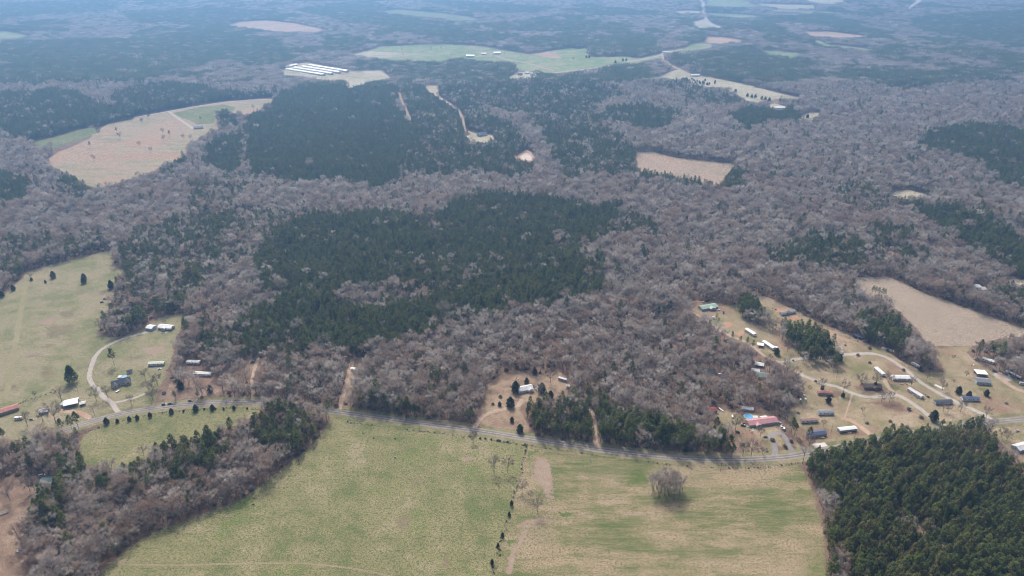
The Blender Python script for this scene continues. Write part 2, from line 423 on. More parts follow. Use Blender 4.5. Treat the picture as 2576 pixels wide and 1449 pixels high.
# sheets of open ground: name, material key, polygon (photo pixels), level
COVERS = [
    ('left_pasture', 'pasture_dry', [(-120, 800), (0, 748), (45, 703), (70, 680), (180, 652), (250, 632), (287, 628), (286, 668), (312, 676), (318, 692), (294, 700), (292, 740), (278, 775), (262, 800), (250, 838), (300, 850), (350, 826), (395, 797), (430, 790), (468, 786), (460, 830), (445, 880), (428, 915), (420, 955), (400, 985), (395, 1013), (300, 1036), (240, 1052), (160, 1076), (110, 1092), (33, 1112), (-120, 1150)], 0),
    ('oval_pasture', 'pasture', [(213, 1170), (198, 1140), (196, 1118), (206, 1094), (248, 1071), (330, 1044), (433, 1027), (567, 1017), (640, 1017), (665, 1022), (650, 1046), (567, 1080), (527, 1100), (433, 1110), (380, 1143), (350, 1165), (300, 1185), (250, 1180)], 0),
    ('big_pasture', 'pasture', [(830, 1046), (820, 1068), (783, 1118), (743, 1150), (667, 1212), (617, 1248), (520, 1285), (443, 1312), (377, 1342), (320, 1375), (296, 1400), (262, 1422), (230, 1520), (1240, 1520), (1258, 1444), (1268, 1399), (1296, 1299), (1314, 1223), (1328, 1166), (1338, 1122), (1342, 1112), (1185, 1087), (1025, 1067), (900, 1050)], 0),
    ('hayfield', 'hayfield', [(1322, 1122), (1312, 1166), (1296, 1223), (1276, 1299), (1245, 1399), (1235, 1444), (1212, 1520), (2078, 1520), (2084, 1449), (2080, 1366), (2064, 1299), (2050, 1233), (2034, 1199), (2016, 1172), (2000, 1158), (1951, 1158), (1851, 1164), (1717, 1160), (1600, 1150), (1492, 1137), (1400, 1122), (1332, 1111)], 1),
    ('bare_strip', 'soil', T(1, 2, (1450, 540), (1540, 515), (1600, 620), (1625, 860), (1640, 970), (1560, 1050), (1440, 1100), (1300, 1110), (1280, 1040), (1420, 1010), (1530, 980), (1545, 900), (1490, 780), (1425, 700), (1440, 600)), 2),
    ('bare_strip', 'soil', T(1, 2, (1340, 1110), (1450, 1050), (1400, 1180), (1330, 1300), (1300, 1449), (1210, 1449), (1260, 1280), (1330, 1180)), 2),
    ('green_strip', 'clover', T(2, 2, (820, 680), (880, 680), (970, 830), (1010, 1000), (1060, 1200), (1075, 1449), (940, 1449), (965, 1200), (915, 1000), (880, 850), (800, 780)), 2),
    ('green_strip', 'clover', T(1, 2, (1385, 505), (1500, 470), (1560, 500), (1450, 560), (1435, 700), (1400, 720), (1380, 640)), 2),
    ('green_strip', 'clover', T(1, 2, (2060, 800), (2240, 640), (2310, 650), (2340, 740), (2360, 900), (2300, 860), (2270, 760), (2140, 800)), 2),
    ('green_strip', 'clover', T(1, 2, (1600, 560), (1850, 570), (2000, 620), (1800, 630), (1640, 620)), 2),
    ('green_strip', 'clover', T(1, 2, (1620, 950), (1760, 940), (1780, 1010), (1640, 1020)), 2),
    ('green_strip', 'clover', T(1, 2, (1250, 1150), (1340, 1150), (1330, 1200), (1230, 1280), (1230, 1200)), 2),
    ('damp_swale', 'clover', T(1, 2, (900, 940), (960, 930), (950, 1100), (930, 1300), (900, 1449), (830, 1449), (870, 1200)), 2),
    ('weed_patch', 'weeds', T(0, 1, (270, 1340), (330, 1300), (430, 1300), (450, 1390), (380, 1440), (280, 1430)), 1),
    ('weed_patch', 'weeds', T(0, 1, (420, 900), (590, 880), (600, 930), (520, 970), (440, 950)), 1),
    ('weed_patch', 'weeds', T(0, 1, (300, 1000), (640, 980), (560, 1080), (330, 1130)), 1),
    ('bare_strip', 'soil', T(0, 1, (270, 975), (400, 935), (440, 950), (410, 1000), (290, 1000)), 2),
    ('bare_strip', 'soil', T(0, 1, (1060, 1180), (1240, 1150), (1260, 1200), (1150, 1230), (1070, 1220)), 2),
    ('weed_patch', 'weeds', T(1, 2, (370, 1010), (560, 940), (560, 1050), (500, 1130), (410, 1110)), 1),
    ('weed_patch', 'weeds', T(1, 2, (480, 730), (620, 690), (640, 740), (540, 790)), 1),
    ('weed_patch', 'weeds', T(1, 2, (760, 1280), (830, 1270), (820, 1400), (740, 1400)), 1),
    ('bare_strip', 'soil', T(1, 2, (880, 550), (980, 535), (1000, 580), (900, 590)), 2),
    ('house_clearing', 'litter_yard', [(1192, 1078), (1200, 1040), (1215, 1000), (1225, 965), (1262, 938), (1300, 930), (1345, 945), (1400, 932), (1430, 945), (1435, 990), (1370, 1010), (1325, 1012), (1312, 1030), (1338, 1075), (1334, 1098), (1260, 1086)], 0),
    ('trail_clearing', 'litter_dark', [(853, 1030), (862, 990), (868, 940), (866, 912), (884, 895), (925, 900), (935, 915), (910, 935), (895, 965), (884, 1000), (872, 1032)], 0),
    ('home_clearing', 'litter_dark', [(405, 1013), (425, 960), (470, 945), (560, 935), (620, 905), (680, 905), (700, 930), (620, 965), (560, 985), (530, 995), (460, 1005)], 0),
    ('park_grass', 'yard', [(1733, 765), (1760, 755), (1806, 760), (1850, 768), (1890, 745), (1924, 742), (1950, 754), (1990, 773), (2040, 799), (2085, 817), (2130, 837), (2180, 861), (2230, 880), (2280, 912), (2310, 930), (2368, 932), (2350, 890), (2337, 871), (2451, 869), (2438, 890), (2455, 908), (2500, 935), (2560, 955), (2700, 980), (2700, 1042), (2576, 1050), (2461, 1061), (2330, 1078), (2250, 1100), (2150, 1120), (2060, 1136), (2010, 1140), (1990, 1100), (1985, 1070), (1975, 1040), (1990, 1020), (2012, 1000), (2020, 970), (2005, 945), (1960, 918), (1924, 900), (1900, 884), (1870, 866), (1830, 848), (1795, 825), (1775, 808), (1740, 790)], 0),
    ('pink_house_yard', 'yard', [(1770, 1040), (1782, 1020), (1815, 1015), (1860, 1030), (1930, 1028), (1962, 1048), (1985, 1075), (1998, 1105), (2012, 1138), (1951, 1149), (1851, 1152), (1846, 1130), (1838, 1108), (1822, 1085), (1795, 1068)], 1),
    ('garden_plot', 'redsoil', [(1808, 810), (1832, 804), (1858, 818), (1840, 824), (1822, 828)], 1),
    ('home_pad', 'redsoil', [(1946, 775), (1968, 772), (1995, 783), (1970, 790), (1950, 785)], 1),
    ('home_pad', 'redsoil', [(1975, 797), (2005, 792), (2020, 804), (1995, 807)], 1),
    ('home_pad', 'redsoil', [(1848, 838), (1870, 828), (1880, 840), (1862, 850)], 1),
    ('dirt_run', 'redsoil', [(2040, 812), (2075, 822), (2120, 845), (2150, 855), (2165, 866), (2120, 856), (2075, 838), (2050, 826)], 1),
    ('tree_litter', 'litter', [(2120, 965), (2170, 960), (2230, 965), (2245, 980), (2235, 994), (2190, 996), (2150, 985)], 1),
    ('tree_litter', 'litter', [(2065, 982), (2090, 975), (2130, 985), (2140, 995), (2100, 1005), (2070, 998)], 1),
    ('tree_litter', 'litter', [(2145, 1003), (2220, 1003), (2262, 1004), (2300, 1040), (2290, 1050), (2230, 1025), (2160, 1020)], 1),
    ('tree_litter', 'litter', [(2010, 1105), (2040, 1090), (2060, 1118), (2040, 1135), (2015, 1140), (2000, 1110)], 1),
    ('stubble_field', 'stubble', [(2140, 694), (2150, 697), (2237, 694), (2267, 709), (2327, 737), (2384, 756), (2451, 781), (2576, 824), (2720, 868), (2720, 880), (2576, 848), (2517, 855), (2451, 872), (2335, 873), (2312, 840), (2280, 804), (2235, 764), (2180, 740), (2155, 716)], 0),
    ('gravel_lot', 'gravel_sheet', [(2480, 936), (2515, 931), (2560, 947), (2552, 962), (2520, 962), (2500, 952)], 3),
    ('corner_yard', 'litter_dark', [(-60, 1190), (40, 1205), (95, 1190), (112, 1215), (80, 1250), (70, 1300), (40, 1335), (60, 1375), (75, 1420), (60, 1460), (-60, 1480)], 0),
    ('east_yard', 'yard', [(2480, 1075), (2576, 1060), (2720, 1040), (2720, 1285), (2640, 1222), (2576, 1178), (2540, 1142), (2505, 1105)], 0),
    ('cedar_cut', 'redsoil', [(2215, 620), (2240, 630), (2270, 636), (2255, 644), (2225, 640)], 0),
    # farther away
    ('far_clearing', 'clearcut', [(118, 400), (140, 383), (222, 350), (235, 330), (270, 312), (340, 297), (425, 280), (500, 266), (570, 255), (684, 248), (690, 256), (660, 277), (625, 292), (596, 288), (560, 300), (545, 315), (562, 323), (530, 337), (500, 352), (478, 366), (472, 388), (450, 405), (420, 412), (400, 428), (350, 446), (300, 462), (240, 478), (215, 470), (180, 445), (125, 420)], 0),
    ('far_green', 'young', [(435, 285), (500, 270), (565, 262), (600, 270), (585, 282), (545, 300), (540, 312), (495, 315), (460, 300)], 1),
    ('young_pines_strip', 'young', [(75, 358), (130, 345), (200, 325), (240, 318), (255, 330), (215, 347), (140, 372), (100, 372)], 0),
    ('valley_pasture', 'green_far', [(872, 138), (920, 128), (952, 117), (1040, 113), (1125, 111), (1209, 116), (1270, 126), (1335, 137), (1382, 128), (1419, 122), (1479, 122), (1485, 143), (1575, 142), (1602, 147), (1665, 132), (1675, 140), (1625, 158), (1529, 168), (1465, 178), (1392, 186), (1302, 178), (1285, 158), (1225, 158), (1159, 148), (1105, 161), (1025, 155), (952, 151)], 0),
    ('pale_slope', 'pale_far', [(885, 138), (930, 128), (990, 132), (1070, 135), (1010, 143), (950, 149)], 1),
    ('bare_slope', 'redsoil_far', [(1340, 138), (1384, 129), (1400, 135), (1418, 148), (1385, 147)], 1),
    ('poultry_yard', 'pale_far', [(700, 180), (745, 160), (770, 157), (850, 170), (890, 178), (965, 176), (988, 197), (935, 208), (880, 227), (866, 205), (815, 202), (770, 196), (715, 190)], 0),
    ('far_clearcut', 'redsoil_far', [(565, 65), (600, 55), (670, 51), (740, 58), (830, 77), (780, 82), (700, 81), (620, 74)], 0),
    ('far_meadow', 'young', [(945, 30), (1000, 24), (1100, 32), (1180, 42), (1212, 50), (1170, 55), (1080, 46), (1000, 38)], 0),
    ('far_field', 'green_far', T(2, 0, (165, 45), (180, -20), (440, -20), (540, 35), (600, 55), (420, 60), (260, 57)), 0),
    ('far_field', 'green_far', T(2, 0, (190, 98), (400, 105), (625, 125), (580, 138), (450, 142), (230, 130)), 0),
    ('far_field', 'green_far', T(2, 0, (650, 72), (900, 82), (1180, 92), (1140, 106), (900, 106), (680, 92)), 0),
    ('far_field', 'green_far', T(2, 0, (-190, -20), (120, -20), (145, 5), (0, 12), (-180, 8)), 0),
    ('far_field', 'pale_far', T(2, 0, (550, 20), (640, 30), (1000, 40), (1010, 70), (760, 66), (600, 50)), 0),
    ('far_field', 'pale_far', T(2, 0, (860, -20), (1230, -15), (1220, 20), (1130, 38), (980, 25)), 0),
    ('far_field', 'pale_far', T(2, 0, (60, 170), (150, 142), (215, 180), (300, 210), (180, 224), (70, 215)), 0),
    ('far_field', 'pale_far', T(2, 0, (-80, 85), (60, 78), (140, 85), (145, 105), (60, 100), (-20, 108)), 0),
    ('far_field', 'green_far', T(2, 0, (-30, 390), (80, 320), (240, 338), (190, 382), (60, 395), (-20, 410)), 0),
    ('far_field', 'green_far', T(2, 0, (960, 300), (1060, 312), (1090, 335), (1200, 345), (1455, 372), (1380, 388), (1250, 366), (1050, 352)), 0),
    ('far_field', 'green_far', T(2, 0, (590, 380), (720, 384), (920, 408), (850, 440), (760, 428), (620, 414)), 0),
    ('far_field', 'pale_far', T(2, 0, (-190, 575), (-30, 520), (60, 560), (250, 590), (440, 628), (640, 678), (895, 738), (870, 762), (740, 748), (560, 785), (480, 772), (400, 712), (260, 662), (100, 652), (0, 610), (-140, 600)), 0),
    ('far_field', 'green_far', T(1, 0, (2000, 575), (2150, 580), (2320, 570), (2480, 590), (2500, 612), (2380, 600), (2200, 605), (2020, 598)), 0),
    ('far_field', 'redsoil_far', T(2, 0, (170, 275), (330, 285), (470, 305), (400, 330), (250, 335), (150, 320)), 0),
    ('far_field', 'redsoil_far', T(2, 0, (900, 240), (1100, 238), (1420, 275), (1300, 292), (1080, 285), (960, 270)), 0),
    ('quarry', 'chalk', T(2, 0, (1685, 62), (1740, 20), (1770, -15), (1830, -15), (1815, 15), (1760, 45), (1720, 75)), 0),
    ('brown_field', 'tan_far', [(1597, 382), (1640, 381), (1700, 396), (1780, 405), (1850, 412), (1832, 440), (1805, 472), (1760, 460), (1700, 446), (1598, 432)], 0),
    ('clay_pit', 'redsoil_far', T(1, 0, (1270, 1180), (1330, 1170), (1400, 1122), (1440, 1150), (1475, 1190), (1450, 1225), (1350, 1215)), 0),
    ('clay_face', 'chalk', T(1, 0, (1350, 1180), (1400, 1150), (1450, 1185), (1460, 1215), (1360, 1210)), 1),
    ('hill_clearing', 'pale_far', T(1, 0, (610, 665), (660, 645), (740, 645), (735, 690), (700, 720), (640, 690)), 0),
    ('house_glade', 'pale_far', [(1162, 345), (1185, 334), (1205, 332), (1240, 340), (1250, 352), (1220, 362), (1180, 358)], 0),
    ('far_yards', 'pale_far', T(1, 0, (1240, 590), (1330, 545), (1480, 545), (1485, 590), (1400, 600), (1300, 605)), 0),
    ('far_yards', 'pale_far', T(2, 0, (620, 790), (700, 780), (780, 800), (780, 830), (690, 830)), 0),
    ('far_yards', 'pale_far', T(2, 0, (880, 880), (960, 850), (1050, 850), (1010, 900), (950, 930), (900, 920)), 0),
    ('far_yards', 'pale_far', [(2232, 484), (2290, 477), (2335, 490), (2345, 502), (2280, 503), (2250, 497)], 0),
    ('far_yards', 'pale_far', [(2515, 704), (2560, 700), (2600, 712), (2572, 722), (2530, 716)], 0),
    ('far_yards', 'pale_far', [(2448, 722), (2470, 718), (2490, 728), (2482, 738), (2455, 735)], 0),
    ('far_yards', 'pale_far', T(1, 0, (2420, 385), (2500, 380), (2560, 390), (2520, 410), (2430, 408)), 0),
    ('far_meadow', 'green_far', [(-60, 78), (20, 79), (60, 85), (92, 95), (30, 99), (-60, 99)], 0),
]

# ------------------------------------------------------------------ ground
LM = {
    'floor': land('forest_floor', [(0.17, 0.115, 0.085), (0.23, 0.155, 0.115), (0.27, 0.20, 0.155)], big=0.01, mid=0.08, fine=0.5, tuft=0.5, tuftcol=(0.11, 0.09, 0.065), soft=False),
    'pasture': land('pasture_grass', [(0.16, 0.182, 0.075), (0.23, 0.222, 0.108), (0.26, 0.245, 0.122), (0.33, 0.285, 0.172)], big=0.012, mid=0.05, fine=0.38, tuft=0.75, tuftcol=(0.12, 0.15, 0.055), extra=(0.17, 0.21, 0.07), extra_scale=0.018, extra_at=0.62),
    'pasture_dry': land('pasture_dry_grass', [(0.20, 0.215, 0.10), (0.30, 0.275, 0.16), (0.35, 0.30, 0.20)], big=0.011, mid=0.045, fine=0.33, tuft=0.55, tuftcol=(0.17, 0.15, 0.085), extra=(0.19, 0.16, 0.10), extra_scale=0.022, extra_at=0.63),
    'hayfield': land('hayfield_grass', [(0.115, 0.155, 0.052), (0.17, 0.185, 0.075), (0.27, 0.235, 0.13), (0.38, 0.305, 0.205)], big=0.018, mid=0.09, fine=0.5, tuft=0.8, tuftcol=(0.16, 0.15, 0.075), stretch=(0.28, 1.0, 1.0), rot=R(-3), extra=(0.40, 0.31, 0.20), extra_scale=0.028, extra_at=0.555, rows=(0.45, 0.08, 0.4, (0.27, 0.23, 0.135))),
    'soil': land('bare_soil', [(0.33, 0.25, 0.19), (0.40, 0.31, 0.235)], big=0.03, mid=0.2, fine=1.0, tuft=0.4, tuftcol=(0.26, 0.21, 0.13)),
    'clover': land('lush_grass', [(0.11, 0.165, 0.045), (0.16, 0.20, 0.07)], big=0.03, mid=0.15, fine=0.7, tuft=0.5, tuftcol=(0.16, 0.17, 0.07)),
    'litter_yard': land('littered_yard', [(0.24, 0.17, 0.12), (0.36, 0.26, 0.18), (0.42, 0.33, 0.22)], big=0.02, mid=0.1, fine=0.6, tuft=0.5, tuftcol=(0.17, 0.13, 0.09), extra=(0.42, 0.24, 0.15), extra_scale=0.03, extra_at=0.66),
    'litter_dark': land('leaf_littered_yard', [(0.21, 0.145, 0.11), (0.30, 0.21, 0.155), (0.38, 0.29, 0.21)], big=0.02, mid=0.09, fine=0.5, tuft=0.6, tuftcol=(0.17, 0.13, 0.09), extra=(0.36, 0.22, 0.15), extra_scale=0.03, extra_at=0.63),
    'litter': land('leaf_litter', [(0.20, 0.135, 0.10), (0.28, 0.19, 0.14)], big=0.03, mid=0.15, fine=0.7, tuft=0.4, tuftcol=(0.15, 0.12, 0.08)),
    'yard': land('yard_grass', [(0.215, 0.21, 0.10), (0.31, 0.265, 0.155), (0.37, 0.30, 0.19), (0.45, 0.36, 0.25)], big=0.016, mid=0.06, fine=0.45, tuft=0.6, tuftcol=(0.2, 0.17, 0.1), extra=(0.31, 0.205, 0.145), extra_scale=0.022, extra_at=0.57),
    'redsoil': land('red_clay', [(0.50, 0.26, 0.16), (0.48, 0.33, 0.24)], big=0.05, mid=0.2, fine=0.8, tuft=0.4, tuftcol=(0.36, 0.29, 0.18)),
    'stubble': land('stubble_ground', [(0.355, 0.29, 0.22), (0.43, 0.35, 0.265)], big=0.01, mid=0.06, fine=0.28, tuft=0.75, tuftcol=(0.25, 0.20, 0.145)),
    'clearcut': land('cut_over_ground', [(0.30, 0.28, 0.17), (0.40, 0.32, 0.22), (0.44, 0.29, 0.20)], big=0.006, mid=0.06, fine=0.22, tuft=0.5, tuftcol=(0.24, 0.17, 0.12), stretch=(0.25, 1, 1), rot=R(28), extra=(0.46, 0.26, 0.17), extra_scale=0.012, extra_at=0.6),
    'green_far': land('winter_rye_grass', [(0.18, 0.25, 0.10), (0.25, 0.30, 0.14), (0.34, 0.335, 0.20)], big=0.005, mid=0.02, fine=0.15, tuft=0.3, tuftcol=(0.2, 0.22, 0.1)),
    'pale_far': land('pale_dry_grass', [(0.36, 0.34, 0.21), (0.48, 0.43, 0.30), (0.52, 0.45, 0.35)], big=0.006, mid=0.03, fine=0.15, tuft=0.4, tuftcol=(0.25, 0.23, 0.13)),
    'redsoil_far': land('cleared_red_soil', [(0.38, 0.29, 0.2), (0.50, 0.33, 0.23), (0.54, 0.40, 0.30)], big=0.008, mid=0.04, fine=0.15, tuft=0.5, tuftcol=(0.25, 0.18, 0.13)),
    'young': land('young_growth', [(0.15, 0.19, 0.07), (0.24, 0.24, 0.12)], big=0.01, mid=0.05, fine=0.2, tuft=0.6, tuftcol=(0.09, 0.12, 0.05)),
    'chalk': land('exposed_clay', [(0.62, 0.50, 0.40), (0.74, 0.66, 0.58)], big=0.02, mid=0.05, fine=0.2, tuft=0.3, tuftcol=(0.5, 0.33, 0.24)),
    'gravel': land('pale_gravel', [(0.44, 0.40, 0.355), (0.54, 0.495, 0.44)], big=0.03, mid=0.3, fine=1.5, tuft=0.25, tuftcol=(0.30, 0.26, 0.2)),
    'gravel2': land('grey_gravel', [(0.27, 0.255, 0.25), (0.36, 0.34, 0.33)], big=0.03, mid=0.3, fine=1.5, tuft=0.3, tuftcol=(0.2, 0.18, 0.16)),
    'gravel_sheet': land('packed_gravel', [(0.46, 0.43, 0.40), (0.55, 0.51, 0.46)], big=0.03, mid=0.2, fine=1.2, tuft=0.2, tuftcol=(0.38, 0.32, 0.26)),
    'sand': land('sandy_track', [(0.44, 0.32, 0.235), (0.54, 0.42, 0.33)], big=0.03, mid=0.25, fine=1.2, tuft=0.35, tuftcol=(0.33, 0.24, 0.16)),
    'redsand': land('red_sandy_track', [(0.46, 0.28, 0.19), (0.55, 0.40, 0.30)], big=0.03, mid=0.2, fine=1.0, tuft=0.35, tuftcol=(0.34, 0.25, 0.16)),
    'weeds': land('dry_weeds', [(0.20, 0.185, 0.10), (0.27, 0.225, 0.14)], big=0.03, mid=0.1, fine=0.5, tuft=0.5, tuftcol=(0.19, 0.15, 0.09)),
    'trace': land('worn_wheel_trace', [(0.30, 0.25, 0.16), (0.38, 0.31, 0.21)], big=0.03, mid=0.2, fine=0.8, tuft=0.6, tuftcol=(0.2, 0.2, 0.1)),
    'tan_far': land('tan_stubble', [(0.33, 0.27, 0.19), (0.40, 0.31, 0.235), (0.44, 0.30, 0.22)], big=0.008, mid=0.04, fine=0.15, tuft=0.6, tuftcol=(0.26, 0.22, 0.14)),
    'mown': land('mown_grass', [(0.29, 0.27, 0.15), (0.34, 0.305, 0.185)], big=0.02, mid=0.08, fine=0.5, tuft=0.3, tuftcol=(0.22, 0.2, 0.11)),
    'verge': land('verge_grass', [(0.19, 0.195, 0.085), (0.28, 0.26, 0.14), (0.34, 0.28, 0.18)], big=0.02, mid=0.1, fine=0.6, tuft=0.5, tuftcol=(0.15, 0.15, 0.07)),
}


def ground_mesh():
    xs = np.concatenate([np.array([-26000, -15000, -9000.]), np.arange(-6000, 6001, 60), np.array([9000., 15000, 26000])])
    ys = np.concatenate([np.array([-26000, -9000, -2500.]), np.arange(-600, 8401, 60), np.array([11000., 16000, 26000])])
    X, Y = np.meshgrid(xs, ys)
    k = np.clip((11000 - np.hypot(X, Y)) / 3000, 0, 1)
    Z = height(X, Y) * k
    v = np.stack([X.ravel(), Y.ravel(), Z.ravel()], 1)
    nx, ny = len(xs), len(ys)
    i = np.arange(nx * ny).reshape(ny, nx)
    f = np.stack([i[:-1, :-1].ravel(), i[:-1, 1:].ravel(), i[1:, 1:].ravel(), i[1:, :-1].ravel()], 1)
    me = bpy.data.meshes.new("ground")
    me.from_pydata(v.tolist(), [], f.tolist())
    me.materials.append(LM['floor'])
    for p in me.polygons: p.use_smooth = True
    return me


tag(link("ground", ground_mesh()), kind="structure")


SHEETS = []


def sheet(name, mat, poly_px, level, edge_w=None):
    W = G(poly_px)
    P = np.array([(p.x, p.y) for p in W])
    dist = float(np.median(np.hypot(P[:, 0], P[:, 1])))
    seg = max(5.0, dist * 0.012)
    amp = max(0.8, dist * 0.0022)
    out = []
    for a, b in zip(P, np.roll(P, -1, 0)):
        k = max(1, int(np.hypot(*(b - a)) / seg))
        for i in range(k): out.append(a + (b - a) * i / k)
    B = np.array(out)
    B[:, 0] += (vnoise(B[:, 0], B[:, 1], seg * 2.2, 5) - 0.5) * 2 * amp
    B[:, 1] += (vnoise(B[:, 0], B[:, 1], seg * 2.2, 9) - 0.5) * 2 * amp
    area = 0.5 * abs(np.dot(P[:, 0], np.roll(P[:, 1], -1)) - np.dot(P[:, 1], np.roll(P[:, 0], -1)))
    ew = min(24.0, max(3.5, (0.2 if name == 'bare_soil' else 0.42) * math.sqrt(area))) if level and name != 'hayfield' and dist < 1300 else max(3.5, dist * 0.004)
    x0, y0 = B.min(0); x1, y1 = B.max(0)
    step = max(min(ew, 6.0) * 0.9, math.sqrt((x1 - x0) * (y1 - y0)) / 60)
    gx, gy = np.meshgrid(np.arange(x0, x1, step), np.arange(y0, y1, step))
    gx, gy = gx.ravel(), gy.ravel()
    ring = np.vstack([B, B[:1]])
    ins = inside(B, gx, gy)
    gx, gy = gx[ins], gy[ins]
    d = segdist(ring, gx, gy)
    keep = d > step * 0.45
    gx, gy, d = gx[keep], gy[keep], d[keep]
    n = len(B)
    verts = [Vector((a, b)) for a, b in B] + [Vector((a, b)) for a, b in zip(gx, gy)]
    vo, eo, fo, ov, oe, of = delaunay_2d_cdt(verts, [], [list(range(n))], 1, 1e-4)
    vx = np.array([(p.x, p.y) for p in vo])
    dd = segdist(ring, vx[:, 0], vx[:, 1])
    SHEETS.append(1)
    off = 0.02 + 0.02 * level + 0.0011 * (len(SHEETS) % 17) + (0.35 + 0.15 * level if dist > 1300 else 0)
    z = height(vx[:, 0], vx[:, 1]) + off
    me = bpy.data.meshes.new(name)
    me.from_pydata(np.column_stack([vx, z]).tolist(), [], [list(f) for f in fo])
    me.materials.append(mat)
    at = me.attributes.new("edge", 'FLOAT', 'POINT')
    at.data.foreach_set("value", np.clip(dd / ew, 0, 1).astype(np.float32))
    me.update()
    bm = bmesh.new(); bm.from_mesh(me)
    for f in bm.faces:
        f.normal_update()
        if f.normal.z < 0: f.normal_flip()
    bm.to_mesh(me); bm.free()
    return tag(link(name, me), kind="structure")


PLAIN = {'left_pasture': 'pasture', 'oval_pasture': 'pasture', 'big_pasture': 'pasture', 'park_grass': 'lawn', 'pink_house_yard': 'yard', 'home_clearing': 'clearing',
         'house_clearing': 'clearing', 'trail_clearing': 'clearing', 'corner_yard': 'yard', 'east_yard': 'yard', 'far_clearing': 'clearing', 'far_green': 'meadow',
         'far_field': 'field', 'far_yards': 'yard', 'far_meadow': 'meadow', 'far_clearcut': 'clearing', 'young_pines_strip': 'young_growth', 'bare_strip': 'bare_soil',
         'green_strip': 'lush_grass', 'damp_swale': 'lush_grass', 'home_pad': 'bare_soil', 'dirt_run': 'bare_soil', 'cedar_cut': 'bare_soil', 'tree_litter': 'leaf_litter'}
for nm, mk, poly, lev in COVERS:
    sheet(PLAIN.get(nm, nm), LM[mk], poly, lev)


def smooth_path(px, step):
    W = G(px)
    pts = []
    n = len(W)
    for i in range(n - 1):
        p0, p1, p2, p3 = W[max(0, i - 1)], W[i], W[i + 1], W[min(n - 1, i + 2)]
        k = max(2, int((p2 - p1).length / step))
        for j in range(k):
            t = j / k
            pts.append(0.5 * ((2 * p1) + (p2 - p0) * t + (2 * p0 - 5 * p1 + 4 * p2 - p3) * t * t + (3 * p1 - p0 - 3 * p2 + p3) * t ** 3))
    pts.append(W[-1])
    return pts


def ribbon(name, pts, offs, z, mat, parent=None, jitter=0.0, edge=None):
    """strip along pts; offs are cross offsets in metres"""
    v, f, ed = [], [], []
    m = len(offs)
    for i, p in enumerate(pts):
        a, b = pts[max(0, i - 1)], pts[min(len(pts) - 1, i + 1)]
        d = Vector((b.x - a.x, b.y - a.y, 0)).normalized()
        nrm = Vector((-d.y, d.x, 0))
        for k, o in enumerate(offs):
            jj = (float(vnoise(p.x + 31 * k, p.y, 6.0, 3)) - 0.5) * 2 * jitter
            q = p + nrm * (o + (jj if k in (0, m - 1) else 0))
            v.append((q.x, q.y, float(height(q.x, q.y)) + z))
            ed.append(edge[k] if edge else 1.0)
    for i in range(len(pts) - 1):
        for k in range(m - 1):
            a = i * m + k
            f.append((a, a + m, a + m + 1, a + 1))
    me = bpy.data.meshes.new(name)
    me.from_pydata(v, [], f)
    me.materials.append(mat)
    at = me.attributes.new("edge", 'FLOAT', 'POINT')
    at.data.foreach_set("value", np.array(ed, np.float32))
    me.update()
    bm = bmesh.new(); bm.from_mesh(me)
    for fc in bm.faces:
        fc.normal_update()
        if fc.normal.z < 0: fc.normal_flip()
    bm.to_mesh(me); bm.free()
    o = link(name, me, parent)
    return o


road_pts = smooth_path(ROAD, 6.0)
asphalt = land('worn_asphalt', [(0.20, 0.185, 0.18), (0.25, 0.23, 0.22), (0.31, 0.285, 0.27)], big=0.03, mid=0.12, fine=1.2, tuft=0.3, tuftcol=(0.2, 0.185, 0.18), soft=False, bump=0.05)
shoulder = land('gravel_shoulder', [(0.30, 0.27, 0.225), (0.38, 0.335, 0.29)], big=0.03, mid=0.3, fine=1.4, tuft=0.3, tuftcol=(0.33, 0.29, 0.22))
white_line = surf('road_paint_white', (0.52, 0.50, 0.47), 0.7, 0.15, 1.5, dirt=(0.36, 0.33, 0.3), dirt_scale=0.6, dirt_at=0.6)
yellow_line = surf('road_paint_yellow', (0.55, 0.42, 0.22), 0.7, 0.15, 1.5, dirt=(0.36, 0.33, 0.3), dirt_scale=0.6, dirt_at=0.58)
tag(ribbon("verge", road_pts, (-11, -7.5, 7.5, 11), 0.105, LM['verge'], jitter=1.5, edge=(0, 1, 1, 0)), kind="structure")
tag(ribbon("road_shoulder", road_pts, (-4.7, -4.0, 4.0, 4.7), 0.135, shoulder, jitter=0.3, edge=(0.1, 1, 1, 0.1)), kind="structure")
road = tag(ribbon("road", road_pts, (-3.25, 3.25), 0.16, asphalt), kind="structure")
for s in (-1, 1):
    ribbon("edge_line", road_pts, (s * 2.95 - 0.08, s * 2.95 + 0.08), 0.17, white_line, road)
ribbon("centre_line", road_pts, (-0.24, 0.24), 0.17, yellow_line, road)
DNAME = {'gravel_spur': 'gravel_drive', 'upper_lane': 'lane', 'park_lane': 'lane', 'yard_lane': 'lane', 'upper_stub': 'lane', 'far_lane': 'lane', 'tract_trail_west': 'tract_trail', 'grey_loop': 'gravel_drive'}
for nm, (px, w, mk) in DRIVES.items():
    far = ground(*px[0]).length > 1600
    pts = smooth_path(px, 14.0 if far else 4.0)
    h = w / 2
    tag(ribbon(DNAME.get(nm, nm), pts, (-h - w * 0.22, -h * 0.75, h * 0.75, h + w * 0.22), 0.6 if far else 0.115 + 0.003 * (len(nm) % 5), LM[mk], jitter=w * 0.1, edge=(0.05, 1, 1, 0.05)), kind="structure")

